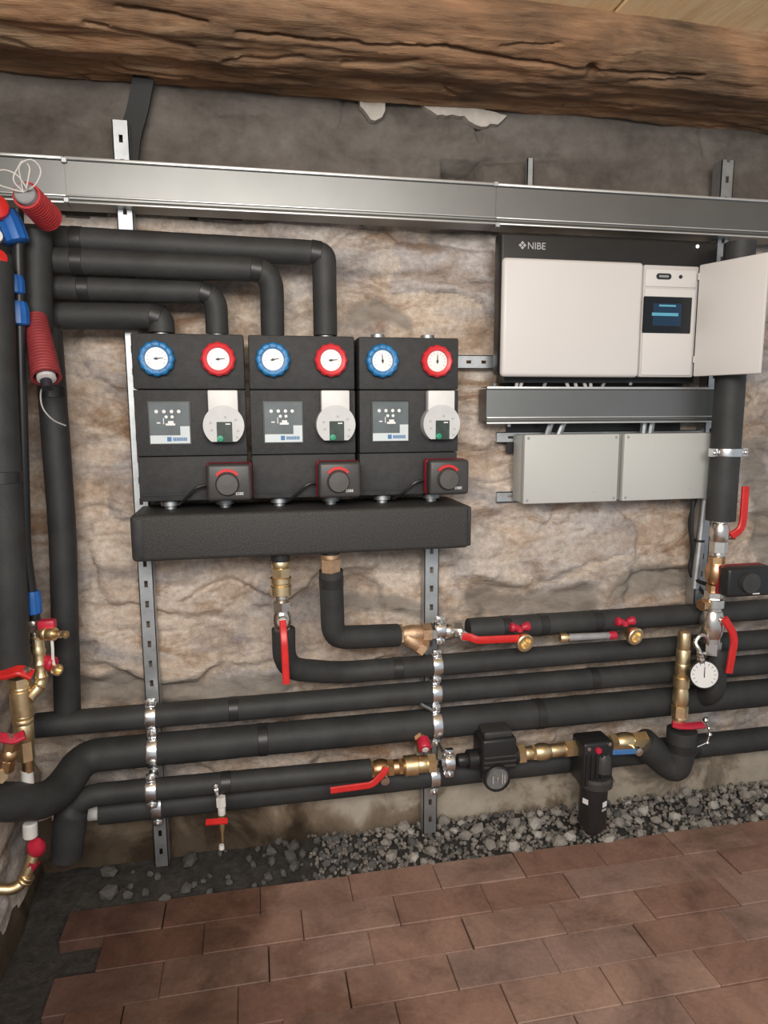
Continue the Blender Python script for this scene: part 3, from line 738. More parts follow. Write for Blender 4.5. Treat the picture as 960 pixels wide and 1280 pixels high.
    for k in range(13):
        a = math.radians(38 + 104 * k / 12); arc.append(Vector((ax - 0.004 + 0.0285 * math.cos(a), yf - 0.0565, az - 0.002 + 0.0285 * math.sin(a))))
    MB().sweep(arc, [(-0.003, -0.002), (0.003, -0.002), (0.003, 0.002), (-0.003, 0.002)], (0, -1, 0)).build('red_scale', 'red', ac)
    text_mesh('ESBE', 0.0085, 'print_white', ac, (ax + 0.013, yf - 0.0555, az - 0.028))
    cb = fillet([Vector((ax - 0.044, yf - 0.012, az - 0.008)), Vector((ax - 0.072, yf - 0.018, az - 0.012)), Vector((ax - 0.100, yf - 0.004, az - 0.042)), Vector((ax - 0.115, yf + 0.03, GZ0 - 0.012))], 0.03)
    MB().tube(densify(cb, 0.01), 0.0032, 8).build('cable', 'black_plastic', t)
    # tails down into the manifold
    for dx in (-0.058, 0.064):
        s_ = MB().lathe((cx + dx, -0.135, GZ0 + 0.004), (0, 0, -1), [(0, 0.017), (0.008, 0.017), (0.008, 0.021), (0.018, 0.021), (0.018, 0.013), (0.040, 0.013)], 16).build('pipe_tail', 'zinc', t)
    for dx in (-0.062, 0.060):
        MB().lathe((cx + dx, -0.11, GZ1 - 0.004), (0, 0, 1), [(0, 0.021), (0.010, 0.021), (0.010, 0.017), (0.016, 0.017)], 16).build('top_union', 'zinc', t)
    return t
GX = [P(239, 520, -0.18).x, P(381, 520, -0.18).x, P(512, 520, -0.18).x]
GX[1] = (GX[0] + GX[2]) / 2
pump_station(GX[0], 'black foam pump station beside the left rail, thermometer needles pointing right', (5, 5))
pump_station(GX[1], 'middle black foam pump station of the three', (12, 5), -0.004)
pump_station(GX[2], 'black foam pump station nearest the white control unit, needles pointing upright', (95, 88), 0.004)

# manifold block
xa, xb = P(163, 675, -0.23).x, P(587, 660, -0.23).x
man = thing('manifold', ((xa + xb) / 2, -0.14, 0.848), 'long black foam manifold block below the three pump stations', 'manifold')
MB().box((xa, -0.23, 0.848), (xb, -0.05, 0.951), 0.010, 3).build('foam_block', 'foam_manifold', man)
MB().box((xa + 0.006, -0.2325, 0.856), (xa + 0.028, -0.22, 0.944), 0.006, 2).build('end_cap', 'foam_box', man)
MB().box((xb - 0.004, -0.226, 0.852), (xb + 0.006, -0.054, 0.947), 0.004, 2).build('end_cap', 'foam_box', man)

# ------------------------------------------------------------------ insulated pipes
def foam_pipe(name, pts, r, label, bend=0.06, group=None, tapes=(), mat='foam', wob=0.012, cat='pipe', grow=None):
    pts = densify(fillet(pts, bend, 8), 0.025)
    t = thing(name, tuple(pts[0]), label, cat, group)
    rr = r if grow is None else [r + (grow[1] - r) * max(0.0, min(1.0, (k / (len(pts) - 1) - grow[0]) / 0.06)) for k in range(len(pts))]
    MB().tube(pts, rr, 20, wob=wob).build('insulation', mat, t, angle=80)
    for f in tapes:
        i = max(1, min(len(pts) - 2, int(f * len(pts)))); d = (pts[i + 1] - pts[i - 1]).normalized()
        MB().lathe(pts[i] - d * 0.012, d, [(0, r * 1.0), (0.001, r * 1.035), (0.023, r * 1.035), (0.024, r)], 20, caps=False).build('tape', 'tape', t)
    return t
YU = -0.11
G = 'black insulated pipes running into the pump stations'
zA, zB, zC, zD = P(240, 307, YU).z, P(200, 333, YU).z, P(150, 363, YU).z, P(130, 395, YU).z
xl = -0.555
tops = [GX[0] - 0.062, GX[0] + 0.060, GX[1] - 0.062, GX[1] + 0.060]
foam_pipe('insulated_pipe', [(xl, YU, zA + .004), (tops[3] - 0.02, YU, zA - 0.006), (tops[3], YU, zA - 0.012), (tops[3], YU, GZ1 + 0.008)], 0.0280,
          'topmost black insulated pipe, bending down into the middle pump station', 0.045, G, (0.16, 0.62))
foam_pipe('insulated_pipe', [(xl, YU - 0.03, zB), (tops[2], YU - 0.03, zB - 0.006), (tops[2], YU, GZ1 + 0.008)], 0.0270,
          'second black insulated pipe from the top, bending down left of the topmost one', 0.045, G, (0.25, 0.7))
foam_pipe('insulated_pipe', [(xl, YU - 0.012, zC), (tops[1], YU - 0.006, zC), (tops[1], YU, GZ1 + 0.008)], 0.0255,
          'third black insulated pipe, bending down to the red wheel of the left pump station', 0.04, G, (0.3, 0.74))
p2a, p2b = P(66, 500, -0.10), P(84, 888, -0.10)
foam_pipe('insulated_pipe', [(tops[0], YU, GZ1 + 0.008), (tops[0], YU, zD), (p2a.x, -0.10, zD), (p2a.x, -0.10, 0.9), (p2b.x, -0.10, p2b.z - 0.02)], 0.0295,
          'black insulated pipe dropping down the wall from the left pump station to the floor pipes', 0.04, G, (0.12, 0.3, 0.45))
b1a, b1b = P(-3, 500, -0.28), P(15, 838, -0.28)
foam_pipe('insulated_pipe', [(P(-10, 328, -0.28).x, -0.28, P(-10, 328, -0.28).z), b1a, (b1b.x, -0.28, b1b.z)], 0.036, 'thick black insulated pipe at the far left edge, above the red butterfly handle', 0.05, None, (0.55,))

foam_pipe('insulated_pipe', [P(46, 290, -0.165), P(47, 412, -0.165)], 0.030, 'short black upright pipe section behind the red conduits where the upper pipes meet', 0.05)
YP = -0.115
G2 = 'black insulated pipes along the foot of the wall'
XR = 1.75
za, zb_, zc, zd, zq, zp = 0.446, 0.359, 0.279, 0.207, 0.522, 0.614
YC = -0.17
foam_pipe('insulated_pipe', [(P(45, 910, YP).x, YP, za), (XR, YP, za)], 0.0290, 'black insulated pipe on top of the left stack of floor pipes', 0.05, G2, (0.2, 0.62))
foam_pipe('insulated_pipe', [(XR, YP, zb_), (P(105, 950, YP).x, YP, zb_), P(80, 983, -0.19), P(56, 1002, -0.25), P(-30, 1002, -0.36)], 0.039, 'thick black insulated pipe that turns off to the left edge of the picture', 0.05, G2, (0.35, 0.6))
foam_pipe('insulated_pipe', [(P(463, 960, YC).x, YC, zc + 0.001), (P(116, 990, YC).x, YC, zc + 0.010), P(90, 1006, YC), P(83, 1070, YC)], 0.0258, 'black insulated pipe ending at the brass valve with the long red lever', 0.055, G2, (0.3,), grow=(0.80, 0.036))
foam_pipe('insulated_pipe', [(P(126, 1022, -0.1).x, -0.10, zd), (XR, -0.10, zd)], 0.0335, 'lowest black insulated pipe, with a white cut end at the left', 0.05, G2, (0.75,))
st = MB().lathe((P(126, 1022, -0.1).x - 0.026, -0.10, zd), (1, 0, 0), [(0, 0.016), (0, 0.022), (0.028, 0.022), (0.028, 0.016)], 18).build('pipe_end', 'white_plastic')
tag(st, 'white pipe end sticking out of the lowest black pipe', 'pipe')
YV = -0.19
vx = P(352, 760, YV).x
foam_pipe('insulated_pipe', [(vx + 0.003, YV, P(352, 786, YV).z), (vx + 0.003, YV + 0.01, P(352, 838, YV).z), (vx + 0.14, -0.125, zq), (XR, YP, zq)], 0.0275, 'black insulated pipe elbowing right from the valve under the manifold', 0.05, G2, (0.3,))
ox = P(413, 705, YV).x
zpl = P(460, 797, -0.135).z
foam_pipe('insulated_pipe', [(ox + 0.001, YV, P(413, 713, YV).z), (ox + 0.006, YV + 0.02, P(418, 797, YV + 0.02).z), (P(497, 797, -0.135).x, -0.135, zpl + 0.001)], 0.0285, 'black L-shaped insulated pipe from the manifold to the bronze strainer', 0.035, None, (0.1,))
foam_pipe('insulated_pipe', [(P(585, 787, -0.13).x, -0.13, zp), (XR, -0.13, zp)], 0.0285, 'black insulated pipe right of the bronze strainer, carrying two drain cocks', 0.05, G2, (0.1, 0.17, 0.3))
xv = P(850, 950, -0.185).x
foam_pipe('insulated_pipe', [(P(802, 932, YC).x, YC, zc), P(828, 950, YC), (xv - 0.012, -0.182, P(846, 962, -0.185).z), (xv, -0.185, P(850, 940, -0.185).z), (xv, -0.185, P(850, 912, -0.185).z)], 0.039, 'thick black insulated elbow below the red wing handle', 0.07, None, (0.9,))
vx2 = P(913, 480, -0.18).x
foam_pipe('insulated_pipe', [(vx2, -0.18, 1.58), (vx2 - 0.002, -0.18, P(908, 650, -0.18).z)], 0.0365, 'black vertical insulated pipe hanging down behind the open white door', 0.05, None, ())
vx3 = P(895, 850, -0.185).x
foam_pipe('insulated_pipe', [(vx3, -0.185, P(897, 812, -0.185).z), (vx3, -0.185, P(897, 866, -0.185).z), (vx3, -0.115, zb_)], 0.026, 'short black insulated pipe below the chrome valve behind the pressure gauge', 0.03)

# ------------------------------------------------------------------ pipe clamps
def clamp(c, d, r, label, back=True, w=0.024, group='zinc pipe clamps'):
    c = Vector(c); d = Vector(d).normalized()
    t = thing('pipe_clamp', tuple(c), label, 'pipe clamp', group)
    MB().lathe(c - d * w / 2, d, [(0, r), (0, r + 0.0032), (0.003, r + 0.0042), (w / 2, r + 0.0028), (w - 0.003, r + 0.0042), (w, r + 0.0032), (w, r)], 26, caps=False).build('band', 'zinc_clamp', t)
    up = Vector((0, 0, 1)) if abs(d.z) < 0.5 else Vector((1, 0, 0))
    yv = Vector((0, -1, 0))
    for s in (-1, 1):
        q = c + up * s * (r + 0.008) + yv * r * 0.25
        e = Vector([0.011 if abs(a) < 0.5 else 0.0075 for a in up]); e.y = 0.008
        lug = MB().box(q - e, q + e, 0.002, 2).build('lug', 'zinc_clamp', t)
        MB().lathe(q + yv * 0.008, yv, [(0, 0.0062), (0.004, 0.0058), (0.0065, 0.003), (0.0068, 0)], 12).build('screw', 'zinc_clamp', lug)
    MB().tube([c + V(0, r, 0), V(c.x, YR, c.z)], 0.0045, 8).build('threaded_rod', 'zinc', t)
    return t
X1, X2 = -0.255, 0.451
for z, r, y, w_ in ((za, 0.0290, YP, 'topmost'), (zb_, 0.039, YP, 'second'), (zc + 0.008, 0.0258, YC, 'third'), (zd, 0.0335, -0.10, 'lowest')):
    clamp((X1, y, z), (1, 0, 0), r, f'{w_} zinc pipe clamp on the left rail below the pump stations')
for z, r, y, w_ in ((zq, 0.0278, -0.1225, 'second'), (za, 0.0290, YP, 'third'), (zb_, 0.039, YP, 'fourth'), (zd, 0.0335, -0.10, 'lowest')):
    clamp((X2, y, z), (1, 0, 0), r, f'{w_} zinc pipe clamp from the top on the middle rail')
clamp((X2 + 0.006, -0.133, zpl + 0.008), (1, 0, 0), 0.020, 'topmost zinc pipe clamp on the middle rail, right of the bronze strainer')
clamp((X2 + 0.022, YC, zc), (1, 0, 0), 0.0215, 'zinc pipe clamp around the brass tee by the red capped valve')
clamp((vx2, -0.18, P(912, 565, -0.18).z), (0, 0, 1), 0.0368, 'zinc pipe clamp around the black vertical pipe right of the grey boxes', w=0.02)

# ------------------------------------------------------------------ valves and fittings
def hexbar(m, o, d, t0, t1, r, mi=0): m.lathe(Vector(o) + Vector(d).normalized() * t0, d, [(0, r * .93), (0.001, r), (t1 - t0 - 0.001, r), (t1 - t0, r * .93)], 6, 0.5, mi)
def fitting(parent, o, d, segs, mat, name='body'):
    """segs: (t0, t1, r, 'h' hexagon | 'r' round | 'b' bulged)"""
    m = MB(); d = Vector(d).normalized(); o = Vector(o)
    for t0, t1, r, k in segs:
        if k == 'h': hexbar(m, o, d, t0, t1, r)
        elif k == 'r': m.lathe(o + d * t0, d, [(0, r * .95), (0.0015, r), (t1 - t0 - 0.0015, r), (t1 - t0, r * .95)], 22)
        else:
            L = t1 - t0; m.lathe(o + d * t0, d, [(0, r * .78), (L * .15, r * .9), (L * .35, r), (L * .65, r), (L * .85, r * .9), (L, r * .78)], 22)
    return m.build(name, mat, parent)
def lever(parent, pts, w, th, face, mat='red', name='lever', bend=0.012):
    pts = densify(fillet(pts, bend, 5), 0.012)
    return MB().sweep(pts, [(-w / 2, -th / 2), (-w * .35, -th), (w * .35, -th), (w / 2, -th / 2), (w / 2, th / 2), (w * .35, th), (-w * .35, th), (-w / 2, th / 2)], face).build(name, mat, parent)

# under the manifold: union + ball valve with hanging lever
p0 = P(350, 697, YV); L = p0.z - P(352, 790, YV).z
bv = thing('ball_valve', (vx, YV, p0.z - L), 'brass and chrome ball valve under the manifold with hanging red lever', 'valve')
q = L / 93
fitting(bv, (vx, YV, p0.z), (0, 0, -1), [(-6 * q, 4 * q, 0.0225, 'r')], 'black_plastic', 'gasket')
fitting(bv, (vx, YV, p0.z), (0, 0, -1), [(3 * q, 12 * q, 0.021, 'r'), (12 * q, 24 * q, 0.022, 'h'), (24 * q, 31 * q, 0.0245, 'r'), (31 * q, 34 * q, 0.022, 'r'), (34 * q, 46 * q, 0.0245, 'r')], 'brass', 'union')
fitting(bv, (vx, YV, p0.z), (0, 0, -1), [(46 * q, 54 * q, 0.015, 'r'), (54 * q, 66 * q, 0.0215, 'h'), (66 * q, 88 * q, 0.0225, 'b'), (86 * q, 95 * q, 0.020, 'h')], 'chrome', 'body')
lz = P(350, 778, YV - 0.04).z
st_ = MB().lathe((vx, YV - 0.015, lz), (0, -1, 0), [(0, 0.010), (0.020, 0.010), (0.020, 0.013), (0.027, 0.012), (0.028, 0)], 14).build('stem', 'chrome', bv)
pe = P(356, 854, YV - 0.05)
lever(bv, [(vx, YV - 0.041, lz + 0.006), (vx + 0.001, YV - 0.043, lz - 0.02), (vx + 0.002, YV - 0.053, lz - 0.045), (vx + 0.004, YV - 0.055, pe.z)], 0.016, 0.0035, (0, -1, 0))

# outlet ring at second tail
on = thing('pipe_union', (ox, YV, P(413, 714, YV).z), 'bronze union ring on top of the L-shaped pipe under the manifold', 'pipe fitting')
fitting(on, (ox, YV, 0.85), (0, 0, -1), [(-0.004, 0.010, 0.0235, 'r')], 'black_plastic', 'gasket')
fitting(on, (ox, YV, 0.85), (0, 0, -1), [(0.008, 0.020, 0.0225, 'r'), (0.020, 0.85 - P(413, 716, YV).z, 0.0245, 'h')], 'bronze', 'ring')

# strainer + union + ball valve on the P1 axis
xs0 = P(494, 795, -0.135).x
sx = thing('strainer', (xs0, -0.135, zpl - 0.03), 'bronze Y-shaped strainer between the L-shaped pipe and the middle rail', 'strainer')
fitting(sx, (xs0, -0.135, zpl + 0.003), (1, 0, 0), [(0, 0.018, 0.0265, 'h'), (0.016, 0.075, 0.022, 'b'), (0.068, 0.092, 0.0245, 'h')], 'bronze')
fitting(sx, (xs0 + 0.025, -0.137, zpl), (0.8, -0.12, -0.62), [(0, 0.045, 0.0195, 'r'), (0.042, 0.062, 0.0235, 'h'), (0.060, 0.066, 0.014, 'h')], 'bronze', 'branch')
xb0 = xs0 + 0.092
bv2 = thing('ball_valve', (xb0, -0.135, zp - 0.03), 'chrome ball valve with level red lever right of the bronze strainer', 'valve')
fitting(bv2, (xb0, -0.132, zp + 0.0), (1, 0, 0), [(0, 0.02, 0.0225, 'h'), (0.018, 0.034, 0.017, 'r'), (0.032, 0.062, 0.0225, 'b'), (0.060, 0.082, 0.0205, 'h')], 'chrome')
lx = P(580, 797, -0.165).x
MB().lathe((lx, -0.150, zp - 0.004), (0, -1, 0), [(0, 0.010), (0.014, 0.010), (0.014, 0.013), (0.019, 0.012), (0.02, 0)], 14).build('stem', 'chrome', bv2)
le = P(648, 797, -0.172)
lever(bv2, [(lx - 0.006, -0.168, zp - 0.004), (lx + 0.015, -0.170, zp - 0.006), (lx + 0.03, -0.175, le.z + 0.002), (le.x, -0.178, le.z)], 0.019, 0.0035, (0, -1, 0))

def drain_cock(px, py, label, cap_dx):
    c = P(px, py, -0.17)
    t = thing('drain_cock', tuple(c), label, 'drain cock', 'drain cocks on the upper floor pipe')
    fitting(t, (c.x - 0.004, -0.13, c.z + 0.014), (0.1, -0.9, -0.3), [(0, 0.026, 0.011, 'r'), (0.024, 0.034, 0.014, 'h')], 'brass_dark')
    d = Vector((0.15, -1, -0.12)).normalized()
    MB().lathe(c + d * 0.0, d, [(-0.02, 0.014), (-0.004, 0.017), (0.006, 0.0235), (0.016, 0.0235), (0.018, 0.021), (0.018, 0.014), (0.008, 0.009), (0.004, 0.008), (0.004, 0.0)], 22).build('nozzle', 'brass', t)
    b = MB(); cc = c + V(cap_dx, 0.01, 0.034)
    b.lathe(cc - V(0, 0, 0.012), (0, 0, 1), [(0, 0.009), (0.012, 0.009), (0.014, 0.006), (0.014, 0)], 12)
    for s in (-1, 1):
        b.lathe(cc + V(s * 0.005, 0, -0.002), (s, 0, 0.15), [(0, 0.008), (0.008, 0.009), (0.014, 0.0125), (0.021, 0.011), (0.024, 0)], 12)
    b.build('wing_handle', 'magenta_red', t)
    return t
drain_cock(653, 801, 'brass drain cock with red wing handle at the end of the level red lever', -0.004)
drain_cock(790, 793, 'brass drain cock with red wing handle right of the grey tube', -0.016)
g0, g1 = P(706, 797, -0.165), P(766, 794, -0.165)
tb = thing('probe_tube', tuple(g0), 'grey tube with a red end beside the right drain cock', 'tube')
dd = (g1 - g0).normalized()
MB().lathe(g0, dd, [(0.010, 0.0085), (0.012, 0.0095), ((g1 - g0).length - 0.012, 0.0085), ((g1 - g0).length - 0.010, 0.007)], 14).build('barrel', 'cable_grey', tb)
MB().lathe(g0, dd, [(-0.014, 0.010), (-0.010, 0.0125), (0.004, 0.0125), (0.006, 0.009), (0.012, 0.009)], 14).build('brass_end', 'brass', tb)
MB().lathe(g1, dd, [(-0.012, 0.009), (-0.008, 0.0105), (0.008, 0.0105), (0.010, 0)], 14).build('cap', 'magenta_red', tb)
MB().tube([g0 + V(0.0, 0.045, 0.01), g0 + V(-0.004, 0.0, 0.004)], 0.006, 8).build('stub', 'brass_dark', tb)

# ---- lower brass line with pump and filter
xs_ = P(461, 961, YC).x
AX = (1, 0, 0)
lb = thing('ball_valve', (xs_, YC, zc - 0.03), 'brass ball valve with long red lever at the end of the black pipe', 'valve')
fitting(lb, (xs_, YC, zc), AX, [(0, 0.012, 0.0225, 'h'), (0.010, 0.05, 0.0235, 'b'), (0.046, 0.062, 0.0225, 'h'), (0.060, 0.092, 0.0185, 'r'), (0.075, 0.086, 0.0215, 'h')], 'brass_dark')
lx = P(476, 966, -0.2).x
MB().lathe((lx + 0.01, YC - 0.016, zc - 0.010), (0.0, -1, -0.25), [(0, 0.009), (0.018, 0.009), (0.018, 0.012), (0.023, 0.011), (0.024, 0)], 12).build('stem', 'chrome', lb)
e1, e2, e3 = P(480, 966, -0.215), P(465, 981, -0.217), P(413, 988, -0.217)
lever(lb, [e1 + V(0.006, 0.004, 0.012), e1, e2, e3], 0.016, 0.0035, (0, -1, 0.1))
xt0 = xs_ + 0.090
te = thing('brass_tee', (xt0, YC, zc - 0.03), 'brass tee with a red capped branch below the middle rail', 'pipe fitting')
fitting(te, (xt0, YC, zc), AX, [(0, 0.035, 0.0255, 'r'), (0.033, 0.062, 0.021, 'r'), (0.060, 0.082, 0.0255, 'h')], 'brass')
bt = P(524, 914, -0.15); bt2 = P(530, 944, -0.19)
br = fitting(te, bt2 + V(0, 0.02, 0), (bt - bt2), [(0, 0.03, 0.0125, 'r'), (0.028, 0.05, 0.0165, 'h'), (0.048, 0.062, 0.013, 'r')], 'brass_dark', 'branch')
cp = P(531, 934, -0.205)
MB().lathe(cp + V(0, 0.02, 0.012), (0.0, -1, -0.6), [(0, 0.015), (0.012, 0.0165), (0.026, 0.0165), (0.029, 0.0145), (0.030, 0)], 16).build('red_cap', 'magenta_red', te)
MB().lathe(cp + V(0, -0.0055, -0.0035), (0.0, -1, -0.6), [(0, 0.0085), (0.002, 0.008), (0.0022, 0)], 14).build('cap_disc', 'white_plastic', te)
# circulator
xp0, xp1 = P(574, 950, YC).x, P(644, 945, YC).x
cpn = thing('circulator_pump', ((xp0 + xp1) / 2, YC, zc - 0.08), 'small black circulator pump with a round front dial between brass fittings', 'pump')
xm = P(617, 940, YC).x
fitting(cpn, (xp0 - 0.004, YC, zc), AX, [(0, 0.03, 0.017, 'r'), (0.026, xp1 - xp0 + 0.006, 0.0245, 'r')], 'black_plastic', 'volute')
zt_ = P(617, 916, -0.2).z; zb__ = P(617, 964, -0.21).z
MB().box((xm - 0.046, YC - 0.045, zb__), (xm + 0.046, YC + 0.035, zt_ - 0.012), 0.008, 3).build('housing', 'black_plastic', cpn)
MB().box((xm - 0.038, YC - 0.035, zt_ - 0.016), (xm + 0.038, YC + 0.03, zt_ + 0.004), 0.006, 2).build('terminal_box', 'dark_plastic', cpn)
for k in range(3):
    z_ = zb__ + 0.012 + 0.013 * k
    MB().box((xm - 0.042, YC - 0.0485, z_), (xm + 0.044, YC - 0.043, z_ + 0.005), 0.001, 1).build('rib', 'dark_plastic', cpn)
dc = P(622, 974, -0.225)
dl = MB().lathe(dc + V(0, 0.035, 0), (0, -1, 0), [(0, 0.036), (0.030, 0.036), (0.036, 0.034), (0.038, 0.030), (0.032, 0.029)], 30, caps=False).build('motor_can', 'black_plastic', cpn)
dialg = MB().lathe(dc + V(0, 0.002, 0), (0, -1, 0), [(-0.004, 0.0305), (-0.001, 0.0305), (-0.0005, 0)], 30).build('dial', 'pump_dial', dl)
MB().lathe(dc + V(0, 0, 0), (0, -1, 0), [(0, 0.004), (0.004, 0.0035), (0.0045, 0)], 10).build('screw', 'chrome', dl)
for dx, ln in ((-0.013, 0.02), (0.0, 0.01), (0.012, 0.028), (0.018, 0.022)):
    MB().box(dc + V(dx - 0.0012, -0.0035, -ln / 2), dc + V(dx + 0.0012, -0.0004, ln / 2)).build('mark', 'print_grey', dl)
fitting(cpn, (xp1 - 0.004, YC, zc), AX, [(0, 0.008, 0.026, 'r')], 'rubber', 'gasket')
# brass between pump and filter
xf = P(718, 940, YC).x
bb = thing('brass_union', (xp1, YC, zc - 0.025), 'brass union and nipple between the circulator pump and the black filter', 'pipe fitting')
Lb = xf - xp1
fitting(bb, (xp1 + 0.002, YC, zc), AX, [(0, 0.022, 0.0255, 'h'), (0.02, 0.045, 0.017, 'r'), (0.042, 0.052, 0.0215, 'h'), (0.05, 0.095, 0.0225, 'b'), (0.09, Lb - 0.03, 0.0175, 'r'), (Lb - 0.032, Lb + 0.004, 0.0225, 'h')], 'brass')
# dirt filter
xfc = P(742, 960, -0.19).x; yfc = -0.19
ft = thing('dirt_filter', (xfc, yfc, P(742, 1036, yfc).z), 'black magnetic dirt filter canister hanging in front of the gravel', 'filter')
zh0, zh1 = P(742, 976, yfc).z, P(742, 922, yfc).z
MB().box((xfc - 0.046, yfc - 0.03, zh0), (xfc + 0.040, yfc + 0.04, zh1), 0.008, 3).build('head', 'black_plastic', ft)
for k in range(4):
    MB().box((xfc - 0.040 + 0.014 * k, yfc - 0.036, zh0 + 0.008), (xfc - 0.034 + 0.014 * k, yfc - 0.026, zh1 - 0.03), 0.0015, 1).build('rib', 'black_plastic', ft)
for dx, dz in ((-0.032, zh1 - 0.014), (0.026, zh1 - 0.006), (-0.018, zh0 + 0.012), (0.040, zh0 + 0.012)):
    MB().lathe((xfc + dx, yfc - 0.028, dz), (0, -1, 0), [(0, 0.0055), (0.005, 0.005), (0.0055, 0)], 10).build('bolt', 'chrome', ft)
MB().lathe((xfc - 0.006, yfc - 0.028, zh1 - 0.020), (0, -1, 0), [(0, 0.009), (0.008, 0.008), (0.0085, 0)], 12).build('red_vent', 'magenta_red', ft)
zc1 = P(742, 1036, yfc).z
MB().lathe((xfc + 0.014, yfc - 0.02, zh1 - 0.035), (0, 0, -1), [(0, 0.016), (0.01, 0.022), (0.05, 0.023)], 18).build('collar', 'dark_plastic', ft)
MB().lathe((xfc + 0.002, yfc - 0.006, zh0 + 0.022), (0, 0, -1), [(0, 0.040), (0.006, 0.046), (0.024, 0.046), (0.030, 0.040), (0.034, 0.037)], 28).build('ring_nut', 'dark_plastic', ft)
MB().lathe((xfc, yfc - 0.004, zh0 - 0.006), (0, 0, -1), [(0, 0.037), (zh0 - zc1 - 0.03, 0.036), (zh0 - zc1 - 0.014, 0.030), (zh0 - zc1 - 0.008, 0.020), (zh0 - zc1, 0.018), (zh0 - zc1, 0)], 26).build('canister', 'black_plastic', ft)
for a0, dz, mt in ((-60, -0.03, 'print_white'), (25, -0.035, 'print_white'), (22, -0.05, 'print_grey')):
    a = math.radians(-90 + a0); c = Vector((xfc + 0.0368 * math.cos(a), yfc - 0.004 + 0.0368 * math.sin(a), zh0 - 0.012 + dz))
    rot = Matrix.Rotation(a + math.pi / 2, 3, 'Z')
    MB().box(c - V(0.008, 0.0006, 0.007 if mt == 'print_white' else 0.003), c + V(0.008, 0.0006, 0.007 if mt == 'print_white' else 0.003), mat=rot).build('sticker', mt, ft)
# valve with blue lever
x5, x6 = P(766, 932, YC).x, P(806, 930, YC).x
vb = thing('ball_valve', (x5, YC, zc - 0.03), 'brass ball valve with blue lever right of the black filter', 'valve')
fitting(vb, (x5 - 0.01, YC, zc + 0.004), AX, [(0, 0.02, 0.022, 'h'), (0.018, 0.07, 0.025, 'b'), (0.064, x6 - x5 + 0.012, 0.0235, 'h')], 'brass')
l0, l1 = P(798, 939, -0.215), P(756, 941, -0.215)
lever(vb, [l0, l1], 0.014, 0.003, (0, -1, 0), 'lever_blue')
MB().lathe(l0 + V(0, 0.03, 0), (0, -1, 0), [(0, 0.009), (0.026, 0.009), (0.026, 0.012), (0.036, 0.011), (0.038, 0)], 12).build('stem_nut', 'chrome', vb)
x7 = P(840, 930, YC).x

# ---- right-hand riser: brass pipe with wing valve
zbt, zbb = P(854, 792, -0.185).z, P(852, 898, -0.185).z
xb3 = P(852, 850, -0.185).x
rs = thing('brass_riser', (xb3, -0.185, zbb), 'upright brass pipe with a red wing handle beside the pressure gauge', 'pipe fitting')
Lr = zbt - zbb
fitting(rs, (xb3, -0.185, zbt), (0, 0, -1), [(0, Lr * .2, 0.0165, 'r'), (Lr * .18, Lr * .5, 0.018, 'r'), (Lr * .34, Lr * .42, 0.0195, 'r'), (Lr * .5, Lr * .62, 0.0215, 'r'), (Lr * .6, Lr * .86, 0.0205, 'b'), (Lr * .84, Lr * .97, 0.0215, 'h'), (Lr * .95, Lr * 1.1, 0.018, 'r')], 'brass')
MB().lathe((xb3, -0.185, zbt - 0.002), (0, 0, 1), [(0, 0.0165), (0.006, 0.015), (0.010, 0.010), (0.012, 0)], 18).build('cap', 'brass', rs)
w0, w1, wm = P(842, 903, -0.21), P(879, 906, -0.21), P(852, 910, -0.21)
lever(rs, [w0 + V(-.004, 0, -.004), w0 + V(0.012, -.006, -.008), P(862, 908, -0.22), w1], 0.020, 0.004, (0, -0.5, 1), 'magenta_red', 'wing_handle')
# chrome safety chain
ch = thing('ball_chain', tuple(P(885, 900, -0.17)), 'small chrome ball chain hanging beside the red wing handle', 'chain')
for k, (px, py, r) in enumerate(((882, 900, .008), (886, 910, .005), (887, 918, .007), (884, 928, .006), (866, 936, .0075))):
    c = P(px, py, -0.165)
    MB().lathe(c - V(0, 0, r), (0, 0, 1), [(0, 0), (r * .3, r * .7), (r, r), (r * 1.7, r * .7), (r * 2, 0)], 12).build('bead', 'chrome', ch)
MB().tube([P(a, b, -0.165) for a, b in ((882, 900), (886, 910), (887, 918), (884, 928), (866, 936))], 0.0022, 6).build('link', 'chrome', ch)

# ---- right riser under the black vertical pipe
zr0 = P(908, 648, -0.18).z
xr = vx2 - 0.002
def zr(py): return P(903, py, -0.18).z
v3 = thing('ball_valve', (xr, -0.18, zr(695)), 'chrome ball valve with upright red lever below the black vertical pipe', 'valve')
fitting(v3, (xr, -0.18, zr0), (0, 0, -1), [(-0.004, 0.012, 0.020, 'h'), (0.010, zr0 - zr(676), 0.0255, 'b'), (zr0 - zr(676), zr0 - zr(690), 0.0225, 'h'), (zr0 - zr(690), zr0 - zr(697), 0.017, 'r')], 'chrome')
MB().tube([(xr, -0.18, zr(670)), (xr + 0.038, -0.19, zr(670))], 0.009, 12).build('stem', 'chrome', v3)
k0, k1, k2, k3 = P(914, 670, -0.2), P(926, 662, -0.205), P(929, 650, -0.205), P(932, 608, -0.205)
lever(v3, [k0, k1, k2, k3], 0.020, 0.005, (0, -1, 0))
mv = thing('mixing_valve', (xr, -0.18, zr(738)), 'brass mixing valve with a black square actuator at the right edge', 'valve')
fitting(mv, (xr - 0.003, -0.18, zr(695)), (0, 0, -1), [(0, 0.02, 0.021, 'h'), (0.018, zr(695) - zr(728), 0.027, 'b'), (zr(695) - zr(730), zr(695) - zr(740), 0.0215, 'h')], 'brass_dark')
a0, a1 = P(907, 748, -0.24), P(968, 708, -0.24)
MB().box((a0.x + 0.002, -0.21, a0.z), (a1.x, -0.185, a1.z), 0.006, 2).build('actuator_base', 'dark_red', mv)
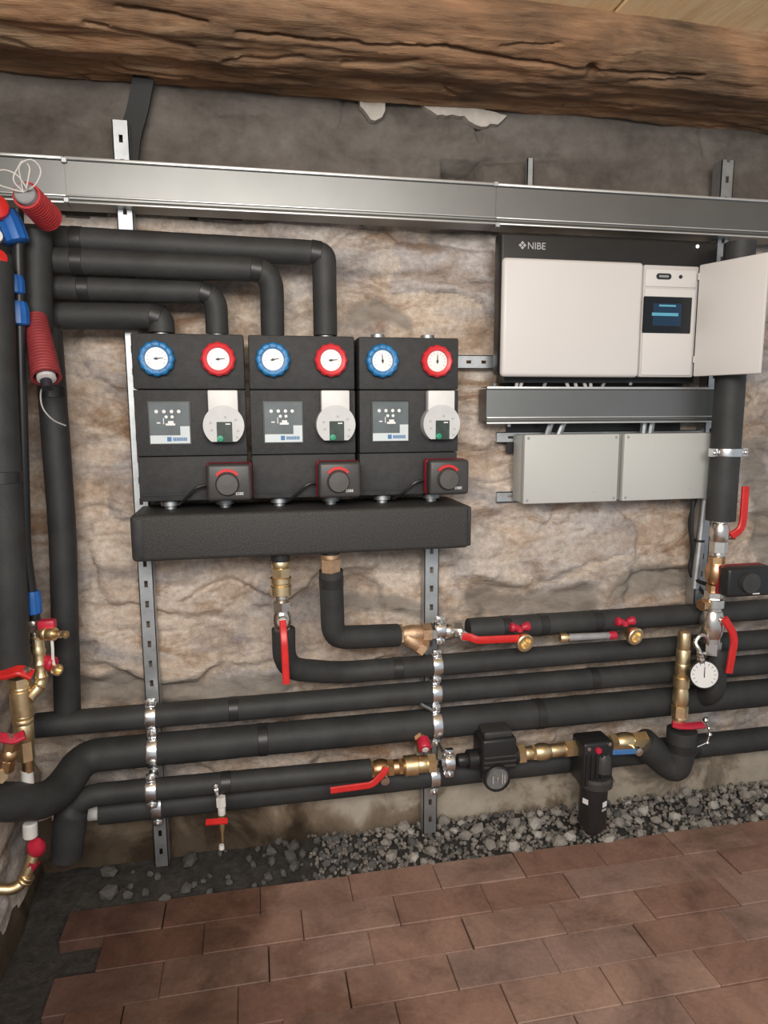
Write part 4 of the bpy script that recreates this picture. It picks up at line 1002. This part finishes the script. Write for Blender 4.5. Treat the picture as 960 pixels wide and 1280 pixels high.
act = MB().box((a0.x, -0.245, a0.z + 0.001), (a1.x, -0.205, a1.z + 0.001), 0.010, 3).build('actuator', 'black_plastic', mv)
kc = P(936, 728, -0.245)
MB().lathe(kc, (0, -1, 0), [(0, 0.028), (0.012, 0.026), (0.014, 0)], 26).build('knob', 'dark_plastic', act)
MB().box(P(945, 742, -0.246) - V(0.010, 0.001, 0.0015), P(945, 742, -0.246) + V(0.010, 0.001, 0.0015)).build('logo_strip', 'print_white', act)
fv = thing('flow_valve', (xr - 0.006, -0.185, zr(816)), 'knobbly chrome flow valve with hanging red lever above the pressure gauge', 'valve')
Lf = zr(738) - zr(816)
fitting(fv, (xr - 0.008, -0.185, zr(738)), (0, 0, -1), [(0, Lf * .12, 0.024, 'h'), (Lf * .1, Lf * .24, 0.028, 'r'), (Lf * .24, Lf * .3, 0.022, 'r'), (Lf * .3, Lf * .72, 0.0315, 'b'), (Lf * .7, Lf * .8, 0.024, 'r'), (Lf * .78, Lf * .98, 0.0275, 'h')], 'chrome')
fitting(fv, (xr - 0.03, -0.19, zr(752)), (-1, -0.3, 0), [(0, 0.014, 0.014, 'r'), (0.012, 0.026, 0.016, 'h')], 'brass_dark', 'side_port')
k0, k1, k2, k3 = P(905, 773, -0.22), P(916, 790, -0.225), P(918, 803, -0.225), P(911, 841, -0.225)
lever(fv, [k0, k1, k2, k3], 0.020, 0.005, (0, -1, 0))
MB().tube([(xr, -0.19, P(905, 776, -0.2).z), P(906, 776, -0.22)], 0.009, 12).build('stem', 'chrome', fv)
# pressure gauge on a curled siphon
gc = P(880, 843, -0.23); gn = Vector((-0.30, -1, 0.12)).normalized()
pg = thing('pressure_gauge', tuple(gc), 'round white pressure gauge with black case at the right', 'gauge')
MB().lathe(gc - gn * 0.02, gn, [(0, 0.030), (0.004, 0.036), (0.020, 0.037), (0.024, 0.0385), (0.026, 0.036), (0.0205, 0.0345)], 30, caps=False).build('case', 'black_plastic', pg)
dl = MB().lathe(gc + gn * 0.0005, gn, [(0, 0.035), (0.002, 0.035), (0.0022, 0)], 30).build('dial', 'dial_white', pg)
d_, u_, w_ = basis(gn)
tk = MB()
for k in range(13):
    a = math.radians(-45 + 270 * k / 12); rd = u_ * math.cos(a) + w_ * math.sin(a); sd = -u_ * math.sin(a) + w_ * math.cos(a); p = gc + gn * 0.0026 + rd * 0.028
    tk.prism([p - sd * 0.0006 - rd * 0.003, p + sd * 0.0006 - rd * 0.003, p + sd * 0.0006 + rd * 0.003, p - sd * 0.0006 + rd * 0.003], gn * 0.0003)
tk.build('scale', 'ink', dl)['kind'] = 'stuff'
p = gc + gn * 0.003; up = Vector((0, 0, 1)); sd = gn.cross(up).normalized()
MB().prism([p - up * 0.008 - sd * 0.0014, p + up * 0.022 - sd * 0.0006, p + up * 0.022 + sd * 0.0006, p - up * 0.008 + sd * 0.0014], gn * 0.0006).build('needle', 'ink', dl)
sp = [P(876, 825, -0.22), P(874, 812, -0.22), P(868, 803, -0.21), P(876, 792, -0.21), P(884, 798, -0.2), P(886, 812, -0.195), P(880, 818, -0.195)]
MB().tube(densify(fillet(sp, 0.02), 0.006), 0.0055, 10).build('siphon', 'chrome', pg)
fitting(pg, P(876, 828, -0.22), (P(875, 812, -0.22) - P(876, 828, -0.22)), [(0, 0.012, 0.011, 'h'), (0.012, 0.026, 0.0085, 'r'), (0.022, 0.03, 0.010, 'h')], 'chrome', 'nut')

# ------------------------------------------------------------------ control unit
YN = -0.155
nx0, nx1 = P(628, 400, YN).x, P(870, 400, YN).x
nz0, nz1 = 1.252, P(640, 321, YN).z
nzt = P(660, 291, -0.14).z
cu = thing('control_unit', ((nx0 + nx1) / 2, -0.10, nz0), 'white wall-mounted heat pump control unit with a black top band and open door', 'control unit')
body = MB().box((nx0 - 0.002, -0.14, nz0 + 0.006), (P(898, 320, -0.14).x, -0.095, nzt), 0.008, 3).build('housing', 'black_plastic', cu)
MB().box((nx0 + 0.03, -0.095, nz0 - 0.012), (P(890, 320, -0.14).x, -0.04, nzt - 0.02)).build('back_box', 'black_plastic', cu)
MB().box((nx0 + 0.06, -0.0445, 1.06), (P(892, 320, -0.14).x, -0.0385, nz0 + 0.05)).build('shade_plate', 'black_plastic', cu)  # black sheet added to stand in for shade in the gaps below
xm = P(803, 400, YN).x
MB().box((nx0, YN, nz0), (xm - 0.0012, -0.135, nz1), 0.010, 4).build('front_cover', 'white_cover', cu)
pn = MB().box((xm + 0.0008, YN + 0.004, nz0 + 0.001), (nx1 + 0.004, -0.135, nz1 - 0.004), 0.004, 2).build('control_panel', 'white_trim', cu)
ypn = YN + 0.004
MB().box((xm + 0.004, ypn - 0.004, nz0 + 0.005), (nx1 - 0.004, ypn + 0.002, P(830, 361, ypn).z), 0.003, 2).build('panel_face', 'white_cover', pn)
MB().box((xm + 0.004, ypn - 0.003, P(830, 359, ypn).z), (nx1 - 0.004, ypn + 0.002, nz1 - 0.014), 0.003, 2).build('label_field', 'white_cover', pn)
s0, s1 = P(802, 416, ypn - 0.004), P(866, 371, ypn - 0.004)
sc_ = MB().box((s0.x + 0.002, ypn - 0.0065, s0.z), (s1.x - 0.002, ypn - 0.001, s1.z - 0.002), 0.0015, 1).build('display', 'screen', pn)
b0, b1 = P(816, 407, ypn - 0.0068), P(852, 380, ypn - 0.0068)
MB().box((b0.x, ypn - 0.0071, b0.z), (b1.x, ypn - 0.006, b1.z)).build('screen_area', 'screen_blue', sc_)
for (pa, pb, ya, yb) in ((815, 848, 394.5, 391.5), (824, 845, 383, 381.3)):
    c0, c1 = P(pa, ya, ypn - 0.0074), P(pb, yb, ypn - 0.0074)
    MB().box((c0.x, ypn - 0.0075, c0.z), (c1.x, ypn - 0.0069, c1.z)).build('screen_bar', 'screen_bar', sc_)
c0 = P(830, 345.5, ypn - 0.004); hl, hr = 0.0205, 0.0072; m = MB(); poly = []
for k in range(13): a = math.pi / 2 + math.pi * k / 12; poly.append(Vector((c0.x - hl + hr + hr * math.cos(a), ypn - 0.0045, c0.z + hr * math.sin(a))))
for k in range(13): a = -math.pi / 2 + math.pi * k / 12; poly.append(Vector((c0.x + hl - hr + hr * math.cos(a), ypn - 0.0045, c0.z + hr * math.sin(a))))
pill = m.prism(poly, (0, 0.004, 0)).build('name_badge', 'ink', pn)
mk = MB()
for k in range(6): mk.box((c0.x - 0.013 + 0.0044 * k, ypn - 0.0049, c0.z - 0.0024), (c0.x - 0.0101 + 0.0044 * k, ypn - 0.0044, c0.z + 0.0026))
mk.build('badge_marks', 'print_grey', pill)['kind'] = 'stuff'
c1 = P(851, 346, ypn - 0.004)
MB().lathe(c1 + V(0, 0.001, 0), (0, -1, 0), [(0, 0.0048), (0.002, 0.0045), (0.0022, 0)], 14).build('usb_port', 'ink', pn)
# lettering and emblem on the black band
lz0 = P(657, 311, -0.1405)
text_mesh('NIBE', 0.0225, 'print_grey', body, (P(659, 311, -0.1405).x, -0.1406, lz0.z))
em = P(653.2, 306.5, -0.1408); e_ = MB()
for dx, dz in ((0, 0.0055), (0, -0.0055), (0.0055, 0), (-0.0055, 0)):
    q = em + V(dx, 0, dz); r_ = 0.0042
    e_.prism([q + V(0, 0, r_), q + V(r_, 0, 0), q + V(0, 0, -r_), q + V(-r_, 0, 0)], (0, 0.0006, 0))
e_.build('emblem', 'print_grey', body)
sl = P(872, 308, -0.1405)
MB().lathe(sl, (0, -1, 0), [(-0.001, 0.0045), (0.001, 0.004), (0.0012, 0)], 14).build('status_lamp', 'status_lamp', body)
# the open door
hx, hy = nx1 + 0.001, YN - 0.003
ox_, oy_ = P(957, 390, -0.315).x, -0.315
dv = Vector((ox_ - hx, oy_ - hy, 0)); ln = dv.length; dn = dv.normalized(); nn = Vector((dn.y, -dn.x, 0))
rot = Matrix((dn, -nn, Vector((0, 0, 1)))).transposed()
c = Vector((hx, hy, 0)) + dn * ln / 2 + V(0, 0, (nz0 + nz1) / 2 - 0.0)
e = Vector((ln / 2, 0.005, (nz1 - nz0) / 2 - 0.002))
door = MB().box(c - e, c + e, 0.004, 2, mat=rot).build('door', 'white_cover', cu)
for zz_ in (nz0 + 0.045, nz1 - 0.03):
    MB().tube([Vector((hx, hy, zz_ - 0.008)), Vector((hx, hy, zz_ + 0.008))], 0.005, 10).build('hinge', 'white_trim', door)

# cables under the unit and under the short duct
def cable(pts, r, mat, label, group):
    o = MB().tube(densify(fillet(pts, 0.02), 0.008), r, 8).build('cable', mat)
    return tag(o, label, 'cable', group)
gz = 'cable tails between control unit and short duct'
names = ['first', 'second', 'third', 'fourth', 'fifth', 'sixth', 'seventh', 'eighth']
for k, (xa_, xb_) in enumerate(((648, 646), (655, 651), (686, 680), (704, 712), (716, 722), (726, 734), (737, 740), (760, 753))):
    cable([V(P(xa_, 470, -0.09).x, -0.09, nz0 + 0.012), V(P(xb_, 485, -0.09).x, -0.085, zt2 - 0.003)], 0.0045, 'cable_white' if k not in (2, 7) else 'cable_grey',
          f'{names[k]} cable tail from the left between control unit and short duct', gz)
gz2 = 'conduits between short duct and grey junction boxes'
for k, (xa_, xb_) in enumerate(((689, 682), (705, 696), (805, 804), (815, 813))):
    cable([V(P(xa_, 530, -0.09).x, -0.09, zb2 + 0.004), V(P(xb_, 548, -0.09).x, -0.085, 1.09)], 0.0085, 'zinc', f'{names[k]} grey conduit from the left between short duct and junction boxes', gz2)

# ------------------------------------------------------------------ grey junction boxes
def junction_box(pxl, pxr, label):
    yf = -0.13; x0, x1 = P(pxl, 590, yf).x, P(pxr, 590, yf).x; z1, z0 = P(700, 543, yf).z, P(700, 629, yf).z
    t = thing('junction_box', ((x0 + x1) / 2, -0.09, z0), label, 'junction box', 'grey junction boxes under the short duct')
    MB().box((x0 + 0.001, yf + 0.022, z0 + 0.001), (x1 - 0.001, -0.050, z1 - 0.001), 0.004, 2).build('box', 'box_grey', t)
    lid = MB().box((x0, yf, z0), (x1, yf + 0.0205, z1), 0.004, 2).build('lid', 'box_grey', t)
    for sx_ in (x0 + 0.010, x1 - 0.010):
        for sz_ in (z0 + 0.009, z1 - 0.009):
            MB().lathe((sx_, yf + 0.001, sz_), (0, -1, 0), [(0, 0.0042), (0.0016, 0.0036), (0.0016, 0)], 10).build('screw', 'cable_grey', lid)
    lx_ = x0 + (x1 - x0) * 0.72
    MB().box((lx_, yf - 0.0006, z0 + 0.026), (lx_ + 0.012, yf + 0.0004, z0 + 0.0275)).build('imprint', 'print_grey', lid)
    return t
junction_box(655, 773, 'grey junction box under the short duct, left of the pair')
junction_box(779, 892, 'grey junction box under the short duct, right of the pair beside the black pipe')

# conduit and cables below right box
q0, q1 = P(881, 624, -0.095), P(868, 735, -0.095)
tag(MB().tube([q0, q1], 0.012, 14).build('conduit', 'zinc'), 'straight grey conduit below the right junction box', 'conduit')
tag(MB().tube(densify(fillet([P(866, 622, -0.09), P(864, 660, -0.09), P(868, 700, -0.09), P(864, 722, -0.09), P(880, 730, -0.12), P(905, 732, -0.15)], 0.03), 0.01), 0.0055, 8).build('cable', 'black_plastic'),
    'black cable hanging left of the grey conduit and looping to the mixing valve', 'cable')
tag(MB().tube(densify(fillet([P(870, 622, -0.08), P(861, 650, -0.08), P(866, 690, -0.08), P(860, 716, -0.08), P(880, 742, -0.1)], 0.03), 0.01), 0.005, 8).build('cable', 'rubber'),
    'thin black cable behind the grey conduit below the right junction box', 'cable')
cz = P(874, 673, -0.095)
tag(MB().lathe(cz - V(0, 0, 0.003), (q1 - q0), [(0, 0.0125), (0, 0.0145), (0.006, 0.0145), (0.006, 0.0125)], 14, caps=False).build('cable_tie', 'rubber'), 'black cable tie around the grey conduit', 'cable tie')

# ------------------------------------------------------------------ left cluster
# water tube with blue compression fittings
wa, wb, wc = P(22, 262, -0.22), P(25, 420, -0.23), P(38, 735, -0.23)
wt = thing('water_pipe', tuple(wc), 'thin black water pipe with blue screw fittings at the far left', 'pipe')
MB().tube(densify(fillet([wa, wb, P(32, 690, -0.23), wc, P(44, 775, -0.23)], 0.05), 0.03), 0.0115, 14).build('tube', 'black_plastic', wt)
def blue_nut(px, py, ln, r, d=(0.02, 0, 1)):
    c = P(px, py, -0.232); dd = Vector(d).normalized(); m = MB(); seg = 24; vs = []; fs = []
    d_, u_, w_ = basis(dd); prof = [(-ln / 2, r * .8), (-ln / 2 + .003, r), (ln * .2, r), (ln / 2, r * .82)]
    for t_, rr in prof:
        for k in range(seg):
            a = 2 * math.pi * k / seg; q = rr * (1 + 0.04 * math.cos(12 * a)); vs.append(c + d_ * t_ + (u_ * math.cos(a) + w_ * math.sin(a)) * q)
    for i in range(3):
        for k in range(seg):
            a, b = i * seg + k, i * seg + (k + 1) % seg; fs.append([a, b, b + seg, a + seg])
    fs += [list(range(seg))[::-1], [3 * seg + k for k in range(seg)]]
    m.add(vs, fs).build('screw_nut', 'pipe_blue', wt)
blue_nut(22, 392, 0.046, 0.021); blue_nut(19, 356, 0.036, 0.017); blue_nut(14, 285, 0.060, 0.024, (-0.3, 0, 1)); blue_nut(41, 753, 0.050, 0.017)
rv = thing('red_valve', tuple(P(3, 320, -0.27)), 'red and white fitting cut off by the left edge above the thick black pipe', 'valve')
MB().lathe(P(-6, 262, -0.25), (0.4, -1, 0.1), [(0, 0.014), (0.01, 0.024), (0.022, 0.022), (0.026, 0.012), (0.027, 0)], 16).build('red_cap', 'red', rv)
MB().lathe(P(-6, 330, -0.27), (0.5, -0.9, 0.3), [(0, 0.012), (0.012, 0.018), (0.03, 0.016), (0.034, 0)], 16).build('red_handle', 'red', rv)
MB().lathe(P(-5, 297, -0.26), (0.3, -1, 0), [(0, 0.012), (0.02, 0.012), (0.022, 0)], 14).build('white_plug', 'white_plastic', rv)

# corrugated red conduits
def corrugated(name, p0, p1, r0, r1, label, n, mat='conduit_red'):
    d = (p1 - p0); L = d.length; prof = []
    for k in range(n * 4 + 1):
        q = k / (n * 4); r = r0 + (r1 - r0) * q
        prof.append((L * q, r * (1.0 if k % 4 in (0, 1) else 0.955)))
    prof += [(L, r1 * 0.82), (L * 0.86, r1 * 0.80)]
    t = thing(name, tuple(p0), label, 'conduit')
    MB().lathe(p0, d, prof, 22, caps=False).build('hose', mat, t, angle=50)
    return t, d.normalized()
e0, e1 = P(60, 272, -0.22), P(33, 244, -0.31)
c1_, d1 = corrugated('red_conduit', e0, e1, 0.0275, 0.0255, 'short red corrugated conduit with grey plug and white wires at the long duct', 12)
MB().lathe(e1 - d1 * 0.02, d1, [(0, 0.020), (0.028, 0.0195), (0.031, 0.017), (0.031, 0)], 20).build('plug', 'cable_grey', c1_)
lw = [[e1 + d1 * 0.012, P(14, 225, -0.33), P(28, 199, -0.33), P(38, 208, -0.33), P(33, 236, -0.33)],
      [e1 + d1 * 0.012, P(22, 205, -0.34), P(40, 197, -0.34), P(53, 212, -0.34), P(45, 232, -0.34), e1 + d1 * 0.012],
      [e1 + d1 * 0.012, P(20, 238, -0.33), P(0, 232, -0.33), P(-10, 226, -0.33)],
      [P(-10, 216, -0.33), P(5, 211, -0.33), P(22, 218, -0.33), P(34, 236, -0.34)]]
for w_pts in lw:
    MB().tube(densify(fillet(w_pts, 0.02), 0.004), 0.0013, 6).build('wire', 'cable_white', c1_)
e0, e1 = P(45, 398, -0.19), P(58, 472, -0.265)
c2_, d2 = corrugated('red_conduit', e0, e1, 0.022, 0.029, 'long red corrugated conduit hanging open end down beside the left wall pipe', 20, 'conduit_dark')
MB().lathe(e1 - d2 * 0.02, d2, [(0, 0.018), (0.024, 0.018), (0.026, 0.012), (0.026, 0)], 18).build('cable_bundle', 'cable_white', c2_)
MB().tube([e1 - d2 * 0.01 + V(0, -0.004, -0.008), e1 + d2 * 0.014 + V(0, -0.004, -0.010)], 0.011, 12).build('dark_core', 'ink', c2_)
w_pts = [e1 + d2 * 0.004, P(50, 490, -0.23), P(52, 510, -0.22), P(66, 526, -0.20), P(82, 532, -0.17)]
MB().tube(densify(fillet(w_pts, 0.03), 0.005), 0.0016, 6).build('wire', 'cable_white', c2_)

# filling valve group on the thick pipe
YL = -0.28
xg = P(27, 880, YL).x
def zl(py): return P(27, py, YL).z
fvv = thing('filling_valve', (xg, YL, zl(955)), 'brass valve body with red butterfly handle under the thick black pipe', 'valve')
fitting(fvv, (xg, YL, zl(846)), (0, 0, -1), [(0, zl(846) - zl(858), 0.021, 'h'), (zl(846) - zl(858), zl(846) - zl(862), 0.0195, 'r'), (zl(846) - zl(862), zl(846) - zl(893), 0.0215, 'r'),
                                           (zl(846) - zl(893), zl(846) - zl(898), 0.0185, 'r'), (zl(846) - zl(898), zl(846) - zl(904), 0.0205, 'r'), (zl(846) - zl(904), zl(846) - zl(925), 0.0195, 'r'), (zl(846) - zl(925), zl(846) - zl(950), 0.0175, 'h')], 'brass')
lever(fvv, [P(-4, 844, -0.315), P(12, 842, -0.32), P(24, 837, -0.32), P(40, 844, -0.315)], 0.024, 0.006, (0, -0.6, 1), 'red', 'butterfly_handle')
MB().lathe(P(34, 838, -0.32), (0, -0.6, 1), [(0, 0.007), (0.006, 0.006), (0.0065, 0)], 10).build('screw', 'chrome', fvv)
el = thing('drain_valve', tuple(P(56, 785, -0.25)), 'brass drain elbow with red cap and hose nozzle beside the thick black pipe', 'valve')
bp = fillet([P(36, 872, YL), P(52, 856, -0.262), P(50, 830, -0.255), P(46, 795, -0.25)], 0.03)
MB().tube(densify(bp, 0.006), [0.0125 if k % 5 else 0.0145 for k in range(len(densify(bp, 0.006)))], 14).build('elbow', 'brass', el)
fitting(el, P(47, 812, -0.25), (0, 0, 1), [(0, 0.012, 0.0145, 'h'), (0.014, 0.026, 0.014, 'h'), (0.028, 0.04, 0.0125, 'r')], 'chrome', 'nuts')
fitting(el, P(45, 791, -0.25), (1, -0.35, -0.02), [(0, 0.018, 0.0125, 'h'), (0.016, 0.026, 0.0155, 'r'), (0.026, 0.044, 0.014, 'r'), (0.044, 0.058, 0.008, 'r')], 'brass', 'nozzle')
MB().lathe(P(81, 793, -0.275), (1, -0.6, 0), [(-0.006, 0.0075), (0.004, 0.0085), (0.004, 0.004), (-0.002, 0.0035), (-0.002, 0)], 14).build('outlet', 'brass', el)
MB().box(P(59, 780, -0.25) - V(0.017, 0.012, 0.012), P(59, 780, -0.25) + V(0.017, 0.012, 0.010), 0.005, 2).build('red_cap', 'magenta_red', el)
MB().lathe(P(42, 779, -0.26), (0, -1, 0.2), [(0, 0.006), (0.008, 0.005), (0.0085, 0)], 10).build('screw', 'chrome', el)
dc_ = thing('dangling_cap', tuple(P(70, 836, -0.26)), 'red and brass cap dangling on a white strap below the drain nozzle', 'cap')
MB().sweep(densify(fillet([P(65, 800, -0.262), P(66, 812, -0.264), P(66, 824, -0.262), P(69, 836, -0.262)], 0.02), 0.006), [(-0.0028, -0.0008), (0.0028, -0.0008), (0.0028, 0.0008), (-0.0028, 0.0008)], (0, -1, 0)).build('strap', 'white_plastic', dc_)
MB().lathe(P(60, 828, -0.25), (1, -0.5, -0.2), [(-0.006, 0.015), (0.012, 0.016), (0.016, 0.013)], 16).build('cap', 'magenta_red', dc_)
MB().lathe(P(71, 837, -0.262), (1, -0.7, 0), [(-0.004, 0.012), (0.005, 0.0125), (0.005, 0.0085), (-0.002, 0.008), (-0.002, 0)], 18).build('ring', 'brass', dc_)
# second handle, hose and white pipe piece
v6 = thing('stop_valve', tuple(P(10, 950, -0.33)), 'red-handled valve with braided hose cut off by the left edge', 'valve')
lever(v6, [P(-14, 922, -0.36), P(6, 922, -0.365), P(16, 925, -0.365), P(31, 918, -0.36)], 0.020, 0.005, (0, -0.7, 1), 'magenta_red', 'butterfly_handle')
MB().lathe(P(15, 921, -0.365), (0, -0.5, 1), [(0, 0.006), (0.008, 0.005), (0.009, 0)], 10).build('screw', 'chrome', v6)
fitting(v6, P(15, 926, -0.35), (-0.25, 0, -1), [(0, 0.02, 0.015, 'h'), (0.018, 0.040, 0.017, 'b'), (0.04, 0.065, 0.014, 'h')], 'brass_dark')
fitting(v6, P(-4, 968, -0.35), (0.6, -0.7, 0.1), [(0, 0.016, 0.013, 'r'), (0.014, 0.022, 0.015, 'h')], 'brass', 'outlet')
ps = thing('pipe_spigot', tuple(P(35, 978, -0.26)), 'copper pipe with a white sleeve just above the left black pipe', 'pipe')
MB().tube([P(34, 946, -0.27), P(35, 964, -0.27)], 0.012, 14).build('copper', 'brass_dark', ps)
MB().lathe(P(35, 980, -0.27), (0, 0, 1), [(-0.03, 0.0125), (0.032, 0.0125), (0.034, 0.010)], 16).build('sleeve', 'white_plastic', ps)
# lower left corner valve and hose
v7 = thing('corner_valve', tuple(P(42, 1080, -0.26)), 'small valve with white nut and red handle in the bottom left corner', 'valve')
MB().lathe(P(38, 1045, -0.27), (0.05, 0, 1), [(-0.004, 0.011), (0.0, 0.015), (0.028, 0.015), (0.032, 0.012)], 12).build('nut', 'white_plastic', v7)
MB().lathe(P(47, 1062, -0.27), (-0.1, -0.5, 1), [(-0.012, 0.010), (0, 0.018), (0.014, 0.019), (0.024, 0.014), (0.026, 0)], 14).build('red_handle', 'magenta_red', v7)
hp = fillet([P(44, 1060, -0.27), P(38, 1082, -0.28), P(26, 1106, -0.29), P(14, 1112, -0.30), P(-20, 1111, -0.31)], 0.02)
MB().tube(densify(hp, 0.006), 0.0125, 12).build('hose', 'brass', v7)
fitting(v7, P(30, 1102, -0.287), (0.5, 0.1, 0.8), [(0, 0.006, 0.0165, 'r'), (0.009, 0.015, 0.0165, 'r')], 'brass', 'ferrule')
fitting(v7, P(40, 1080, -0.278), (0.5, 0.1, 0.8), [(-0.008, 0.008, 0.0145, 'h')], 'dark_red', 'collar')

# drain on third pipe
tc = P(274, 1000, -0.20)
td = thing('drain_tap', tuple(P(276, 1060, -0.19)), 'small drain tap with red lever hanging below the insulated pipes near the left rail', 'drain tap')
fitting(td, P(269, 980, -0.195), (0.15, -0.2, -1), [(0, 0.012, 0.0075, 'r'), (0.010, 0.018, 0.0085, 'h'), (0.018, 0.03, 0.005, 'r')], 'chrome', 'stub')
fitting(td, P(276, 996, -0.20), (0.02, 0, -1), [(0, 0.024, 0.012, 'h'), (0.022, 0.045, 0.009, 'r')], 'white_plastic', 'nut')
lever(td, [P(258, 1028, -0.215), P(270, 1027, -0.22), P(284, 1026, -0.215)], 0.014, 0.005, (0, -0.6, 1), 'red')
fitting(td, P(277, 1026, -0.205), (0, 0, -1), [(-0.01, 0.02, 0.007, 'r'), (0.018, 0.026, 0.0055, 'r'), (0.026, 0.055, 0.0035, 'r')], 'brass', 'spout')
MB().lathe(P(277, 1058, -0.205), (0, 0, -1), [(-0.004, 0.006), (0.006, 0.007), (0.009, 0.004), (0.009, 0)], 12).build('tip', 'white_plastic', td)

# screw stubs behind the clamps on the middle rail and a hanging bracket on the left rail top
tag(MB().tube([P(526, 880, -0.16), P(541, 888, -0.15)], 0.004, 8).build('bolt', 'zinc'), 'loose steel bolt sticking out beside the middle rail clamps', 'bolt')

# ------------------------------------------------------------------ gravel along the foot of the wall
rng = random.Random(11)
def pebble(seed, mat):
    r = random.Random(seed); bm = bmesh.new(); bmesh.ops.create_icosphere(bm, subdivisions=1, radius=1.0)
    cuts = [(Vector((r.gauss(0, 1), r.gauss(0, 1), r.gauss(0, 1))).normalized(), r.uniform(0.55, 0.9)) for _ in range(6)]
    for v in bm.verts:
        for n, d in cuts:
            q = v.co.dot(n)
            if q > d: v.co -= n * (q - d)
        v.co *= r.uniform(0.93, 1.07)
    me = bpy.data.meshes.new('gravel_stone'); bm.to_mesh(me); bm.free(); me.materials.append(MATS[mat]); return me
PB = [pebble(k, 'stone_grey') for k in range(6)]; PD = [pebble(20 + k, 'stone_dark') for k in range(4)]; PP = [pebble(40 + k, 'stone_pale') for k in range(3)]
placed = []
def put(x, y, s, me, label, group, cat='stone'):
    z = 0.002 + 0.45 * s + 0.03 * max(0.0, (y + 0.17) / 0.17)
    o = bpy.data.objects.new('gravel_stone', me); COL.objects.link(o)
    o.location = (x, y, z - 0.012); o.scale = (s * rng.uniform(.9, 1.3), s * rng.uniform(.8, 1.1), s * rng.uniform(.65, .9)); o.rotation_euler = (rng.uniform(-.4, .4), rng.uniform(-.4, .4), rng.uniform(0, 6.28))
    tag(o, label, cat, group); placed.append((x, y, s))
def zfloor(px, py):
    d = _f * FPX + _R * (px - 480) - _U * (py - 640); q = Vector((0, -D, H)) + d * (-H + 0.02) / d.z * 1.0
    return q
for px, py, s, lab in ((668, 1027, 0.024, 'largest pale gravel stone right under the circulator dial'), (643, 1051, 0.023, 'pale angular gravel stone below the largest one, left of the filter'), (712, 1040, 0.026, 'pale brown stone touching the left side of the filter canister'),
                   (762, 1040, 0.022, 'pale stone touching the right side of the filter canister'), (540, 1058, 0.022, 'grey wedge-shaped stone at the foot of the middle rail')):
    q = zfloor(px, py); put(q.x, max(-0.165, min(-0.045, q.y)), s, PP[len(placed) % 3] if 'grey' not in lab else PB[2], lab, 'gravel at the foot of the wall')
tries = 0
while len(placed) < 235 and tries < 9000:
    tries += 1
    x = rng.uniform(-0.02, 1.62) if rng.random() < 0.9 else rng.uniform(-0.4, 0.1); y = rng.uniform(-0.170, -0.03); s = rng.choice((0.009, 0.011, 0.013, 0.016, 0.020)) if rng.random() < .8 else rng.choice((0.007, 0.024))
    if any((x - a) ** 2 + (y - b) ** 2 < (0.72 * (s + c)) ** 2 for a, b, c in placed): continue
    dark = x < 0.30 or rng.random() < 0.12
    if dark: put(x, y, s, PD[rng.randrange(4)], 'small dark gravel stone on the damp soil at the foot of the wall', 'dark gravel on the damp soil')
    else: put(x, y, s, PB[rng.randrange(6)] if rng.random() < .85 else PP[rng.randrange(3)], 'small light grey gravel stone in the strip between wall and brick floor', 'gravel at the foot of the wall')

# the fine grit between the larger stones
gm = MB(); gsrc = [[(Vector(v.co), ) for v in m_.vertices] for m_ in PB]; gf = [[list(p_.vertices) for p_ in m_.polygons] for m_ in PB]
for k in range(1900):
    x = rng.uniform(0.12, 1.66); y = rng.uniform(-0.172, -0.025); s = rng.uniform(0.004, 0.0075); q = rng.randrange(6); a = rng.uniform(0, 6.28)
    rot = Matrix.Rotation(a, 3, 'Z') @ Matrix.Rotation(rng.uniform(-.6, .6), 3, 'X')
    z = -0.008 + 0.032 * max(0.0, (y + 0.17) / 0.17) + rng.uniform(0, 0.004)
    gm.add([rot @ (v[0] * s) + V(x, y, z) for v in gsrc[q]], gf[q], 0 if rng.random() < .75 else 1)
gm_o = gm.build('fine_gravel', ['grit', 'stone_dark'], smooth=False)
tag(gm_o, 'fine grey grit between the gravel stones along the wall foot', 'gravel', None, 'stuff')
